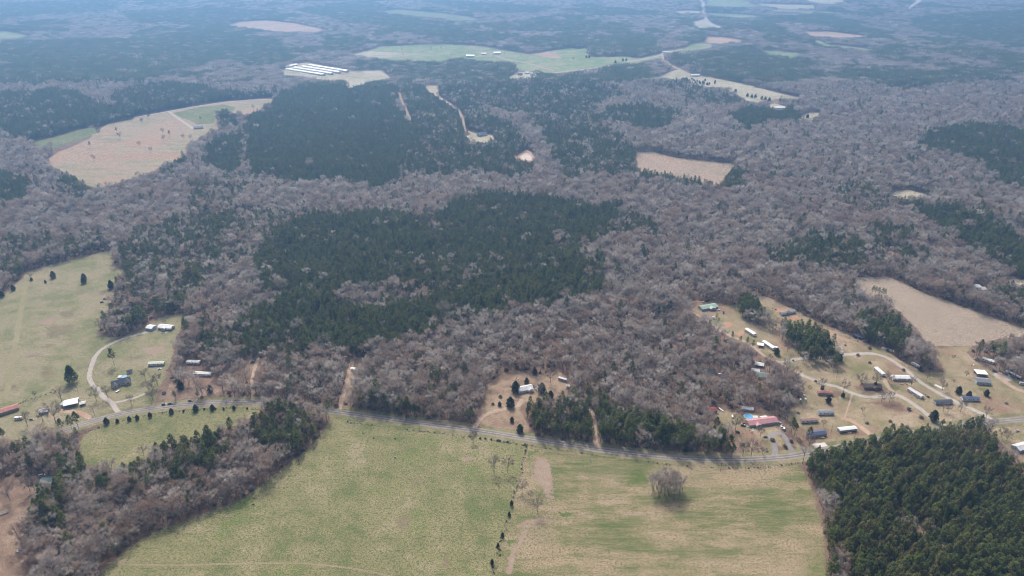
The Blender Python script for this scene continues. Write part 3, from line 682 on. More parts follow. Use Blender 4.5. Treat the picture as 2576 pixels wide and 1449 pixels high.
# ------------------------------------------------------------------ trees: prototypes
def foliage(name, stops, trans=0.25, alt=None):
    m = bpy.data.materials.new(name)
    n, l = nodes_of(m)
    b = n["Principled BSDF"]
    oi = n.new("ShaderNodeObjectInfo")
    geo = n.new("ShaderNodeNewGeometry")
    f = noise(n, l, 0.018, 3, 0.6, geo.outputs["Position"])
    g = noise(n, l, 0.9, 2, 0.6, geo.outputs["Position"])
    v = mathn(n, l, 'ADD', mathn(n, l, 'MULTIPLY', oi.outputs["Random"], 0.5), mathn(n, l, 'MULTIPLY', f, 0.3))
    v = mathn(n, l, 'ADD', v, mathn(n, l, 'MULTIPLY', g, 0.2))
    r = ramp(n, stops)
    l.new(v, r.inputs[0])
    col = r.outputs[0]
    if alt:                                        # another species mixed in, in drifts and singly
        r2 = ramp(n, alt)
        l.new(v, r2.inputs[0])
        w = noise(n, l, 0.011, 3, 0.6, geo.outputs["Position"])
        hs = mathn(n, l, 'FRACT', mathn(n, l, 'MULTIPLY', oi.outputs["Random"], 7.31))
        s_ = mathn(n, l, 'ADD', mathn(n, l, 'MULTIPLY', w, 1.1), mathn(n, l, 'MULTIPLY', hs, 0.55))
        s_ = mathn(n, l, 'MULTIPLY', mathn(n, l, 'SUBTRACT', s_, 0.82), 5.0, clamp=True)
        col = mixc(n, l, s_, col, r2.outputs[0])
    l.new(col, b.inputs["Base Color"])
    b.inputs["Roughness"].default_value = 0.8
    b.inputs["Specular IOR Level"].default_value = 0.15
    if trans:
        t = n.new("ShaderNodeBsdfTranslucent")
        l.new(col, t.inputs["Color"])
        mx = n.new("ShaderNodeMixShader")
        mx.inputs[0].default_value = trans
        l.new(b.outputs[0], mx.inputs[1]); l.new(t.outputs[0], mx.inputs[2])
        l.new(mx.outputs[0], n["Material Output"].inputs["Surface"])
    return m


M_NEEDLE = foliage('pine_needles', [(0.2, (0.100, 0.134, 0.045)), (0.45, (0.142, 0.180, 0.056)), (0.7, (0.188, 0.218, 0.067)), (0.92, (0.30, 0.272, 0.098))], 0.5,
                   [(0.2, (0.11, 0.125, 0.045)), (0.9, (0.24, 0.225, 0.085))])
M_CEDAR = foliage('cedar_foliage', [(0.2, (0.062, 0.078, 0.042)), (0.6, (0.085, 0.098, 0.050)), (0.95, (0.118, 0.110, 0.060))], 0.45)
M_TWIG = foliage('bare_twigs', [(0.18, (0.25, 0.212, 0.186)), (0.4, (0.38, 0.338, 0.302)), (0.62, (0.49, 0.447, 0.402)), (0.85, (0.68, 0.638, 0.585))], 0.5,
                 [(0.2, (0.28, 0.20, 0.16)), (0.6, (0.43, 0.335, 0.275)), (0.9, (0.55, 0.45, 0.385))])
M_OAK = foliage('dark_twigs', [(0.2, (0.17, 0.135, 0.12)), (0.9, (0.30, 0.26, 0.235))], 0.4)
M_BARK = foliage('grey_bark', [(0.2, (0.2, 0.17, 0.15)), (0.9, (0.34, 0.30, 0.275))], 0)
M_PBARK = foliage('pine_bark', [(0.2, (0.12, 0.085, 0.065)), (0.9, (0.2, 0.145, 0.115))], 0)


def rvec(rng):
    v = rng.normal(size=3)
    return v / (np.linalg.norm(v) + 1e-9)


def tri_cloud(mb, pos, dirs, ln, w, rng, mi=0, flat=0.0):
    """one thin or broad triangle for each position"""
    n = len(pos)
    dirs = dirs / (np.linalg.norm(dirs, axis=1, keepdims=True) + 1e-9)
    rr = rng.normal(size=(n, 3)) * (1 - flat) + np.array([0, 0, 1.4]) * flat
    side = np.cross(dirs, rr)
    side /= (np.linalg.norm(side, axis=1, keepdims=True) + 1e-9)
    a = pos + side * (w * 0.5)[:, None]
    b = pos - side * (w * 0.5)[:, None]
    c = pos + dirs * ln[:, None]
    v = np.stack([a, b, c], 1).reshape(-1, 3)
    base = len(mb.v)
    mb.v += [tuple(x) for x in v.tolist()]
    mb.f += [(base + 3 * i, base + 3 * i + 1, base + 3 * i + 2) for i in range(n)]
    mb.m += [mi] * n


def gen_hardwood(seed, H=17.0, Rc=4.5, ntw=900, tw=(0.9, 1.8), ww=(0.06, 0.13), limbs=7, subs=5, base_f=0.36, zr=(0.6, 0.84)):
    rng = np.random.default_rng(seed)
    trunk, crown = MB(), MB()
    base = base_f * H
    bend = rng.normal(size=2) * 0.35
    top = np.array([bend[0], bend[1], base])
    trunk.tube((0, 0, -0.3), top, 0.27, 0.18, 6)
    lead = np.array([bend[0] * 1.6, bend[1] * 1.6, H * 0.72])
    trunk.tube(top, lead, 0.18, 0.08, 5)
    tips = []
    a0 = rng.uniform(0, 6.28)
    for i in range(limbs):
        t = rng.uniform(0.0, 0.75)
        s = top + (lead - top) * t
        a = a0 + i * 2.4 + rng.normal() * 0.3
        rad = Rc * rng.uniform(0.55, 0.85) * (1 - 0.35 * t)
        e = np.array([s[0] + rad * math.cos(a), s[1] + rad * math.sin(a), H * rng.uniform(*zr)])
        mid = s + (e - s) * 0.5 + np.array([0, 0, -0.3 + rng.normal() * 0.3])
        trunk.tube(s, mid, 0.11, 0.075, 4); trunk.tube(mid, e, 0.075, 0.04, 3)
        tips += [(mid, e)]
    tips.append((top + (lead - top) * 0.6, lead + np.array([0, 0, 0.12 * H])))
    centre = np.array([bend[0], bend[1], H * 0.66])
    segs = []
    for m_, e in tips:
        for k in range(subs):
            s = m_ + (e - m_) * rng.uniform(0.2, 1.0)
            o = (e - centre); o = o / (np.linalg.norm(o) + 1e-9)
            d = o * 0.7 + rvec(rng) * 0.9 + np.array([0, 0, 0.45])
            d /= np.linalg.norm(d)
            q = s + d * rng.uniform(0.22, 0.45) * Rc
            crown.tube(s, q, 0.045, 0.018, 3)
            segs.append((s, q))
    si = rng.integers(0, len(segs), ntw)
    S = np.array([s for s, q in segs])[si]; Q = np.array([q for s, q in segs])[si]
    t = rng.uniform(0.25, 1.08, ntw)[:, None]
    pos = S + (Q - S) * t + rng.normal(size=(ntw, 3)) * 0.38
    out = pos - centre
    out /= (np.linalg.norm(out, axis=1, keepdims=True) + 1e-9)
    dirs = out * 0.9 + rng.normal(size=(ntw, 3)) * 0.55 + np.array([0, 0, 0.35])
    tri_cloud(crown, pos, dirs, rng.uniform(*tw, ntw), rng.uniform(*ww, ntw), rng)
    return trunk, crown


def gen_pine(seed, H=17.0, Rc=3.25, nclump=62, ntri=8, size=0.85, low=0.42, loose=0.0):
    rng = np.random.default_rng(seed)
    trunk, crown = MB(), MB()
    lean = rng.normal(size=2) * 0.25
    trunk.tube((0, 0, -0.3), (lean[0] * .5, lean[1] * .5, H * 0.5), 0.2, 0.15, 6)
    trunk.tube((lean[0] * .5, lean[1] * .5, H * 0.5), (lean[0], lean[1], H * 0.97), 0.15, 0.03, 5)
    pos, dirs = [], []
    for i in range(nclump):
        t = rng.beta(1.25, 1.15)
        z = H * (low + (1 - low) * t)
        prof = Rc * (1 - t) ** 0.62 * (0.55 + 0.45 * min(1, t / 0.18))
        a = rng.uniform(0, 6.283)
        r = prof * (rng.uniform(0.25, 1.0) ** 0.5) * (1 + loose * rng.normal() * 0.3)
        c = np.array([lean[0] * z / H + r * math.cos(a), lean[1] * z / H + r * math.sin(a), z + rng.normal() * 0.15])
        if r > 0.9 and i % 2 == 0:
            crown.tube((lean[0] * z / H, lean[1] * z / H, z - 0.5), c, 0.05, 0.025, 3, 1)
        for k in range(ntri):
            pos.append(c + rng.normal(size=3) * 0.33 * size)
            o = np.array([math.cos(a), math.sin(a), 0.0]) * 0.5
            dirs.append(o * 1.6 + rng.normal(size=3) * 0.7 + np.array([0, 0, 0.1]))
    n = len(pos)
    tri_cloud(crown, np.array(pos), np.array(dirs), rng.uniform(0.6, 1.15, n) * size, rng.uniform(0.45, 0.9, n) * size, rng, 0, 0.65)
    return trunk, crown


def gen_cedar(seed, H=8.0, Rc=2.7, n=2200, size=0.55, round_=0.5):
    rng = np.random.default_rng(seed)
    trunk, crown = MB(), MB()
    trunk.tube((0, 0, -0.2), (0, 0, H * 0.85), 0.14, 0.03, 5)
    t = rng.beta(1.05, 1.35, n)
    a = rng.uniform(0, 6.283, n)
    lump = 1 + 0.26 * np.sin(a * 3 + seed) * np.sin(t * 9 + seed) + 0.2 * np.sin(a * 5 - t * 14 + seed * 2) + rng.normal(size=n) * 0.1
    prof = Rc * np.sin(np.clip((0.12 + t * 0.88), 0, 1) * math.pi) ** round_ * (1.15 - 0.65 * t) * lump
    r = prof * rng.uniform(0.1, 1.0, n) ** 0.5
    pos = np.stack([r * np.cos(a), r * np.sin(a), H * (0.05 + 0.92 * t)], 1)
    dirs = np.stack([np.cos(a), np.sin(a), np.full(n, 0.7)], 1) + rng.normal(size=(n, 3)) * 0.5
    tri_cloud(crown, pos, dirs, rng.uniform(0.7, 1.4, n) * size, rng.uniform(0.5, 1.0, n) * size, rng, 0, 0.4)
    return trunk, crown


def proto(gen, mats_t, mats_c, names, **kw):
    res = []
    for s in names:
        t, c = gen(s, **kw)
        tm = t.mesh("trunk", mats_t); cm = c.mesh("crown", mats_c)
        both = MB(); both.add(t.v, t.f, 1); both.add(c.v, c.f, 0)
        mm = [2 if x == 1 else 0 for x in c.m]
        both.m = [1] * len(t.f) + mm
        bm_ = both.mesh("tree", [mats_c[0] if isinstance(mats_c, list) else mats_c, mats_t, M_PBARK])
        res.append((tm, cm, bm_))
    return res


P_HARD = proto(gen_hardwood, M_BARK, M_TWIG, (1, 2, 3, 4)) + proto(gen_hardwood, M_BARK, M_TWIG, (5, 6), H=19.5, Rc=6.4, ntw=1450, limbs=10)
P_PINE = proto(gen_pine, M_PBARK, [M_NEEDLE, M_PBARK], (11, 12, 13, 14, 15))
P_BIGPINE = proto(gen_pine, M_PBARK, [M_NEEDLE, M_PBARK], (16, 17, 18), H=20, Rc=4.2, nclump=90, ntri=9, size=1.0, low=0.5, loose=0.8)
P_BROAD = proto(gen_pine, M_PBARK, [M_NEEDLE, M_PBARK], (61,), H=23, Rc=8.0, nclump=330, ntri=11, size=1.35, low=0.10)
P_CEDAR = proto(gen_cedar, M_PBARK, M_CEDAR, (21, 22, 23, 24))
P_OAK = proto(gen_hardwood, M_OAK, M_OAK, (31, 32, 33), H=19, Rc=6.6, ntw=1500, limbs=13, subs=6, ww=(0.06, 0.13), base_f=0.24, zr=(0.42, 0.86))
P_SHRUB = proto(gen_cedar, M_BARK, M_TWIG, (41, 42), H=2.2, Rc=1.8, n=420, size=0.6, round_=0.35)
P_BUSH = proto(gen_cedar, M_PBARK, M_CEDAR, (43, 44), H=2.4, Rc=1.7, n=380, size=0.42, round_=0.4)
P_TALLCEDAR = proto(gen_cedar, M_PBARK, M_CEDAR, (46, 47), H=9.0, Rc=3.2, n=3200, size=0.6, round_=0.5)


def plant(name, pr, loc, scale, rz, label, cat, group=None):
    e = empty(name, loc, rz, label, cat, group)
    s = scale if isinstance(scale, (tuple, list)) else (scale,) * 3
    e.scale = s
    link("trunk", pr[0], e)
    link("crown", pr[1], e)
    return e


# ------------------------------------------------------------------ the woods
PINES = [  # (polygon on the canopy, share of pines)
    ([(640, 690), (630, 660), (668, 600), (700, 575), (760, 546), (860, 538), (990, 530), (1060, 535), (1110, 540), (1140, 500), (1180, 488), (1230, 484), (1350, 488), (1420, 503), (1480, 503), (1560, 518), (1620, 538), (1658, 560), (1650, 577), (1560, 592), (1500, 602), (1478, 622), (1450, 645), (1490, 672), (1530, 700), (1535, 725), (1470, 745), (1300, 778), (1230, 795), (1100, 825), (880, 868), (850, 880), (740, 898), (640, 892), (598, 852), (588, 820), (610, 790), (680, 762), (700, 740)], 0.935),
    ([(830, 745), (900, 715), (960, 698), (1055, 708), (1070, 735), (1000, 775), (900, 778)], 0.25),
    ([(1075, 795), (1150, 765), (1170, 780), (1240, 790), (1110, 822), (1080, 815)], 0.3),
    ([(1160, 700), (1250, 690), (1265, 705), (1180, 712)], 0.25),
    ([(1590 - 190, 560), (1440, 590), (1420, 640), (1395, 610)], 0.5),
    ([(1560, 535), (1590, 530), (1600, 560), (1520, 590), (1440, 600), (1500, 570)], 0.55),
    ([(1490, 645), (1510, 640), (1520, 680), (1495, 680)], 0.8),
    ([(1535, 725), (1600, 705), (1570, 720)], 0.4),
    ([(615, 300), (690, 252), (705, 228), (780, 214), (850, 212), (1010, 213), (1000, 235), (1000, 280), (1030, 312), (1055, 330), (1060, 370), (1017, 380), (1012, 445), (940, 472), (880, 458), (800, 452), (735, 468), (690, 447), (640, 442), (625, 420)], 0.97),
    ([(495, 372), (570, 340), (610, 335), (612, 400), (600, 440), (550, 432), (520, 400)], 0.95),
    ([(1010, 213), (1200, 198), (1400, 210), (1520, 205), (1570, 235), (1500, 262), (1505, 305), (1580, 360), (1600, 385), (1597, 440), (1420, 442), (1400, 400), (1385, 370), (1370, 330), (1310, 290), (1230, 262), (1200, 268), (1300, 330), (1330, 370), (1340, 440), (1020, 440), (1017, 380), (1060, 370), (1055, 330), (1030, 312)], 0.78),
    ([(2017, 1150), (2037, 1133), (2100, 1117), (2250, 1072), (2330, 1062), (2400, 1056), (2462, 1060), (2475, 1085), (2510, 1120), (2545, 1160), (2720, 1300), (2720, 1560), (2090, 1560), (2095, 1449), (2090, 1380), (2078, 1330), (2062, 1280), (2040, 1220), (2020, 1185)], 0.985),
    ([(2035, 1195), (2075, 1210), (2100, 1260), (2095, 1330), (2075, 1310), (2060, 1270)], 0.3),
    ([(2060, 1375), (2110, 1380), (2150, 1449), (2160, 1560), (2060, 1560)], 0.35),
    ([(2270, 1300), (2340, 1290), (2400, 1320), (2380, 1345), (2300, 1340)], 0.72),
    ([(1337, 1095), (1310, 1035), (1335, 1005), (1440, 992), (1480, 980), (1493, 1020), (1494, 1110), (1480, 1125), (1400, 1110)], 0.9),
    ([(1504, 1000), (1530, 985), (1560, 1030), (1640, 1058), (1720, 1078), (1830, 1085), (1850, 1120), (1842, 1160), (1700, 1155), (1600, 1140), (1510, 1120)], 0.8),
    ([(862, 1030), (865, 1000), (1000, 1015), (1110, 1022), (1125, 1060), (1000, 1052)], 0.55),
    ([(1540, 1000), (1700, 1030), (1830, 1060), (1830, 1085), (1720, 1078), (1640, 1058), (1560, 1030)], 0.1),
    ([(2285, 508), (2400, 518), (2480, 555), (2576, 598), (2720, 650), (2720, 740), (2576, 685), (2480, 645), (2400, 605), (2330, 545)], 0.9),
    ([(1905, 645), (1960, 610), (2060, 588), (2140, 598), (2190, 648), (2190, 670), (2060, 674), (1950, 670)], 0.82),
    ([(2160, 565), (2230, 560), (2320, 590), (2330, 640), (2280, 668), (2200, 670), (2180, 620)], 0.45),
    ([(2305, 360), (2370, 318), (2460, 310), (2576, 328), (2720, 350), (2720, 500), (2576, 485), (2500, 462), (2480, 420), (2420, 392), (2330, 382)], 0.92),
    ([(1820, 297), (1880, 270), (2000, 273), (2022, 300), (1930, 307), (1890, 332), (1850, 312)], 0.97),
    ([(1488, 300), (1520, 280), (1620, 262), (1702, 280), (1692, 322), (1600, 325)], 0.92),
    ([(1600, 428), (1700, 440), (1790, 458), (1850, 415), (1880, 450), (1860, 478), (1790, 475), (1640, 465), (1600, 445)], 0.75),
    ([(1720, 225), (1760, 220), (1860, 245), (1880, 270), (1800, 262), (1730, 258)], 0.6),
    ([(-80, 425), (0, 428), (90, 460), (60, 492), (0, 520), (-80, 530)], 0.9),
    ([(150, 440), (200, 448), (250, 480), (200, 505), (140, 490)], 0.75),
    ([(400, 412), (470, 402), (440, 440), (400, 440)], 0.8),
    ([(330, 590), (440, 555), (590, 528), (570, 600), (540, 640), (440, 680), (330, 690), (290, 640)], 0.68),
    ([(290, 690), (420, 690), (520, 660), (510, 740), (460, 800), (300, 850), (250, 830), (290, 760)], 0.42),
    ([(540, 800), (600, 850), (640, 892), (560, 890), (480, 880), (490, 820)], 0.42),
    ([(0, 600), (260, 590), (280, 625), (180, 650), (0, 690)], 0.45),
    ([(1850, 740), (1900, 738), (1925, 790), (1960, 810), (1945, 815), (1900, 790), (1862, 775)], 0.95),
    ([(1965, 800), (2060, 825), (2110, 865), (2112, 905), (2010, 905), (2012, 865), (1960, 830)], 0.95),
    ([(2145, 805), (2200, 780), (2265, 800), (2275, 850), (2240, 880), (2170, 850)], 0.75),
    ([(650, 1010), (745, 1025), (790, 1060), (780, 1110), (740, 1140), (690, 1120), (600, 1095), (640, 1040)], 0.75),
    ([(380, 1110), (560, 1085), (600, 1095), (600, 1150), (480, 1200), (300, 1250), (240, 1260), (240, 1180), (330, 1180)], 0.5),
    ([(60, 1260), (175, 1210), (180, 1330), (70, 1330)], 0.75),
    ([(20, 1080), (200, 1030), (215, 1160), (210, 1230), (60, 1210)], 0.5),
    ([(2440, 860), (2490, 865), (2520, 890), (2480, 905), (2445, 890)], 0.5),
    ([(2490, 720), (2600, 710), (2600, 775), (2500, 760)], 0.6),
    # far bands
    ([(-80, 110), (300, 98), (500, 80), (700, 98), (722, 140), (560, 152), (400, 192), (250, 202), (-80, 225)], 0.85),
    ([(-80, 238), (180, 225), (252, 262), (430, 288), (300, 300), (200, 322), (70, 352), (-80, 310)], 0.88),
    ([(280, 240), (330, 218), (480, 212), (565, 232), (700, 232), (680, 246), (560, 252), (420, 275), (330, 292), (285, 262)], 0.9),
    ([(540, 285), (565, 280), (600, 292), (595, 315), (560, 322)], 0.85),
    ([(-80, 10), (300, 5), (280, 30), (100, 40), (-80, 40)], 0.7),
    ([(300, 30), (560, 20), (780, 40), (700, 50), (600, 54), (560, 66), (350, 60)], 0.75),
    ([(740, 25), (900, 5), (1000, 20), (940, 30), (1000, 40), (1130, 60), (1000, 68), (880, 60)], 0.8),
    ([(1060, 2), (1260, 10), (1400, 20), (1350, 36), (1180, 30)], 0.85),
    ([(1210, 63), (1300, 55), (1500, 50), (1570, 65), (1480, 85), (1260, 76)], 0.85),
    ([(1290, 95), (1480, 90), (1650, 95), (1660, 128), (1600, 146), (1490, 142), (1480, 120), (1400, 125), (1300, 110)], 0.75),
    ([(905, 150), (1020, 158), (1110, 160), (1160, 148), (1250, 160), (1290, 180), (1200, 196), (1010, 205), (960, 175), (890, 175)], 0.7),
    ([(1520, 165), (1625, 160), (1640, 192), (1530, 195)], 0.9),
    ([(1720, 145), (1800, 128), (1890, 150), (1915, 167), (1780, 170), (1700, 156)], 0.85),
    ([(1640, 215), (1700, 200), (1800, 205), (1800, 215), (1700, 222)], 0.7),
    ([(2080, 175), (2220, 170), (2330, 185), (2420, 197), (2385, 212), (2280, 228), (2150, 196)], 0.85),
    ([(2290, 45), (2420, 35), (2720, 20), (2720, 118), (2450, 104), (2300, 75)], 0.85),
    ([(2195, 125), (2260, 112), (2290, 135), (2270, 160), (2200, 150)], 0.75),
    ([(2350, 120), (2480, 118), (2576, 140), (2576, 150), (2450, 150), (2360, 138)], 0.7),
    ([(1790, 45), (1880, 55), (1900, 70), (1800, 62)], 0.5),
]
FORCED = [PINES[i][0] for i, (p, s) in enumerate(PINES) if p[0] in ((1850, 740), (1965, 800))]
FORCED += [[(1848, 738), (1895, 745), (1930, 790), (1940, 812), (1900, 800), (1862, 778)], [(2130, 1100), (2250, 1072), (2330, 1062), (2400, 1056), (2462, 1060), (2475, 1085), (2400, 1120), (2130, 1150)],
           [(540, 285), (565, 280), (600, 292), (595, 315), (560, 322)], [(1520, 165), (1625, 160), (1640, 192), (1530, 195)]]
CLEAR = [poly for nm, mk, poly, lev in COVERS if (lev == 0 or nm in ('hayfield', 'pink_house_yard')) and nm not in ('home_clearing', 'trail_clearing')]
SPARSE = [poly for nm, mk, poly, lev in COVERS if nm in ('home_clearing', 'trail_clearing')]


GLIMPSED = [(1919, 949), (1900, 935), (1788, 936), (1909, 921), (1812, 942), (112, 1212), (134, 1214), (478, 913), (495, 914), (500, 942), (520, 943), (2476, 907), (2492, 911), (2562, 904), (1428, 974), (2460, 727), (2475, 731), (1881, 1032)]


def cover(x, y, z, canopy):
    """-> (wooded, pine share) for tree bases at x,y"""
    u0, v0 = project(x, y, z)
    u1, v1 = project(x, y, z + canopy)
    clear = np.zeros(len(x), bool)
    for p in CLEAR:
        clear |= inside(p, u0, v0) | inside(p, u1, v1)
    forced = np.zeros(len(x), bool)
    for p in FORCED: forced |= inside(p, u1, v1)
    clear &= ~forced
    # the road and the drives stay open, and in view where the photograph shows them
    W = np.array([(p.x, p.y) for p in road_pts])[::3]
    clear |= segdist(W, x, y) < 8.0
    vis = [p for p in ROAD if 150 < p[0] < 640] , [p for p in ROAD if 740 < p[0] < 2030]
    for q in vis: clear |= segdist(q, u1, v1) < 7.0
    for nm, (px, w, mk) in DRIVES.items():
        far = px[0][1] < 350
        clear |= segdist(px, u0, v0) < (4.0 if far else 5.0)
        if nm not in ('yard_lane', 'park_lane'): clear |= segdist(px, u1, v1) < (6.0 if nm == 'hill_road' else 3.6 if far else 4.0)
    u2, v2 = project(x, y, z + canopy * 0.5)
    for bx, by in GLIMPSED:
        clear |= (np.abs(u1 - bx) < 15) & (np.abs(v1 - by) < 9) | (np.abs(u2 - bx) < 13) & (np.abs(v2 - by) < 9) | (np.abs(u0 - bx) < 15) & (np.abs(v0 - by) < 9)
    nz = vnoise(x, y * 0.6, 260, 3) * 0.6 + vnoise(x, y * 0.7, 90, 4) * 0.4
    r = np.hypot(x, y)
    share = np.where(r > 1500, np.where((nz > 0.57) & (v1 < 210), 0.8, 0.09), np.where(nz > 0.66, 0.35, 0.05))
    nz2 = vnoise(x, y, 45, 8) * 0.6 + vnoise(x, y, 18, 18) * 0.4
    jr = np.clip(900.0 / np.maximum(r, 300), 0.15, 1.3)          # stands have ragged margins
    uj = u1 + ((vnoise(x, y, 38, 71) - 0.5) * 46 + (vnoise(x, y, 12, 72) - 0.5) * 18) * jr
    vj = v1 + ((vnoise(x, y, 38, 73) - 0.5) * 30 + (vnoise(x, y, 12, 74) - 0.5) * 12) * jr
    for p, s in PINES:
        k = inside(p, uj, vj) if s < 0.98 else inside(p, u1, v1)
        share = np.where(k, s if s > 0.94 else np.clip(s + (nz2 - 0.5) * 1.15 * (1 - abs(2 * s - 1) * 0.6), 0.03, 0.97), share)
    return ~clear, share


def scatter(d0, d1, sp, seed):
    rng = np.random.default_rng(seed)
    half = d1 * 0.8 + 320
    gx, gy = np.meshgrid(np.arange(-half, half, sp), np.arange(max(0, d0 * 0.6), d1 + sp, sp * 0.9))
    gx[1::2] += sp * 0.5
    x = gx.ravel() + rng.uniform(-.42, .42, gx.size) * sp
    y = gy.ravel() + rng.uniform(-.42, .42, gx.size) * sp
    r = np.hypot(x, y)
    k = (y >= d0) & (y < d1) & (np.abs(x) < 0.721 * (y * cosp + CAM_H * sinp) + 70)
    return x[k], y[k], rng


def woods(d0, d1, sp, seed, canopy=11.5):
    x, y, rng = scatter(d0, d1, sp, seed)
    z = height(x, y)
    ok, share = cover(x, y, z, canopy)
    pine = rng.uniform(0, 1, len(x)) < share
    return x[ok], y[ok], z[ok], pine[ok], share[ok], rng


near = woods(300, 2400, 4.85, 101)
x, y, z, pine, share, rng = near
# young plantations stand closer: a second offset pass that adds pines only
x2, y2, z2, p2, s2, rng2 = woods(300, 2400, 6.2, 202)
k2 = p2 & (s2 > 0.6) & (rng2.uniform(0, 1, len(x2)) < 0.42)
thin = ~pine & (share > 0.8) & (rng.uniform(0, 1, len(x)) < 0.35)
keep = ~thin
X = np.concatenate([x[keep], x2[k2]]); Y = np.concatenate([y[keep], y2[k2]]); Z = np.concatenate([z[keep], z2[k2]])
PN = np.concatenate([pine[keep], p2[k2]]); SH = np.concatenate([share[keep], s2[k2]])
n = len(X)
gap = vnoise(X, Y, 26, 44) * 0.55 + vnoise(X, Y, 11, 45) * 0.45          # clearings and thin spots
THIN = [[(1330, 930), (1380, 820), (1560, 780), (1760, 790), (1900, 880), (1960, 960), (1930, 1020), (1700, 1040), (1520, 990)], [(1000, 900), (1200, 850), (1300, 930), (1200, 960), (1000, 960)], [(1590, 710), (1750, 690), (2000, 700), (1950, 745), (1750, 755)], [(1020, 380), (1330, 370), (1340, 440), (1020, 440)]]
UU, VV = project(X, Y, Z + 9)
thin2 = np.zeros(n, bool)
for q_ in THIN: thin2 |= inside(q_, UU, VV)
thin2 &= RNG.uniform(0, 1, n) < 0.36
for q_ in SPARSE: thin2 |= (inside(q_, UU, VV) | inside(q_, *project(X, Y, Z))) & (RNG.uniform(0, 1, n) < (0.72 if q_ is SPARSE[1] else 0.90))
live = ~thin2 & ~((gap < 0.24) & (RNG.uniform(0, 1, n) < 0.75))
X, Y, Z, PN, SH = X[live], Y[live], Z[live], PN[live], SH[live]
n = len(X)
SC = np.clip(np.exp(RNG.normal(-0.12, 0.25, n)), 0.5, 1.65) * (0.86 + 0.28 * vnoise(X, Y, 70, 66))
lone_pine = PN & (SH < 0.5)
SC[PN & (SH > 0.9)] = SC[PN & (SH > 0.9)] * 0.75 + 0.27
ROTZ = RNG.uniform(0, 6.283, n)
VAR = np.where(PN, RNG.integers(0, 5, n), RNG.choice(6, n, p=[.22, .22, .22, .22, .06, .06]))
U, V = project(X, Y, Z + 7)
DIST = np.sqrt(X ** 2 + Y ** 2 + (CAM_H - Z) ** 2)
seen = (U > -5) & (U < 2581) & (V > -5) & (V < 1454)


def zone_label(kind, u, v):
    if kind == 'pine':
        if u > 2000:
            e = (v - 1060) / 390.0
            row = "back rows by the road" if e < 0.42 else "upper middle rows" if e < 0.6 else "middle rows" if e < 0.75 else "lower rows" if e < 0.88 else "bottom rows"
            col = "left flank" if u < 2150 else "left part" if u < 2230 else "left of centre" if u < 2310 else "right of centre" if u < 2390 else "right part" if u < 2480 else "right flank"
            return "pine in the %s, %s, dense lower right stand" % (row, col)
        if u > 1200: return "roadside pine in the belt between the road and the woodland house"
        return "pine standing among bare trees in the lower left woodlot"
    if u > 1950:
        return "bare grey tree on the %s left edge of the lower right pine stand" % ("upper" if v < 1260 else "middle" if v < 1370 else "lowest")
    if u > 830: return "leafless grey tree in the roadside woods near the middle"
    if v > 1150:
        side = "pasture side of" if (v - 1420) * 0.8 + (u - 300) * 0.55 > -18 else "inner side of"
        part = ("lowest tip" if u < 110 else "low end" if u < 170 else "lower quarter" if u < 230 else "lower middle" if u < 290 else "middle" if u < 360 else "upper middle" if u < 430 else "upper quarter" if u < 520 else "roadside end")
        return "leafless tree on the %s the %s, lower left woodlot" % (side, part)
    return "leafless tree in the woods near the left bend of the road"


solo = np.zeros(n, bool)
for kind, sel, pr, nm in (('pine', PN, P_PINE, 'pine_tree'), ('hardwood', ~PN, P_HARD, 'bare_tree')):
    idx = np.where(sel & seen)[0]
    idx = idx[np.argsort(DIST[idx])][:300]
    solo[idx] = True
    for i in idx:
        lab = zone_label(kind, U[i], V[i])
        plant(nm, pr[VAR[i]], (X[i], Y[i], Z[i]), (SC[i], SC[i], SC[i] * 1.0), ROTZ[i], lab, "tree", ("pines: " if kind == 'pine' else "bare trees: ") + lab.split(" in the ", 1)[-1].split(" on the ", 1)[-1])


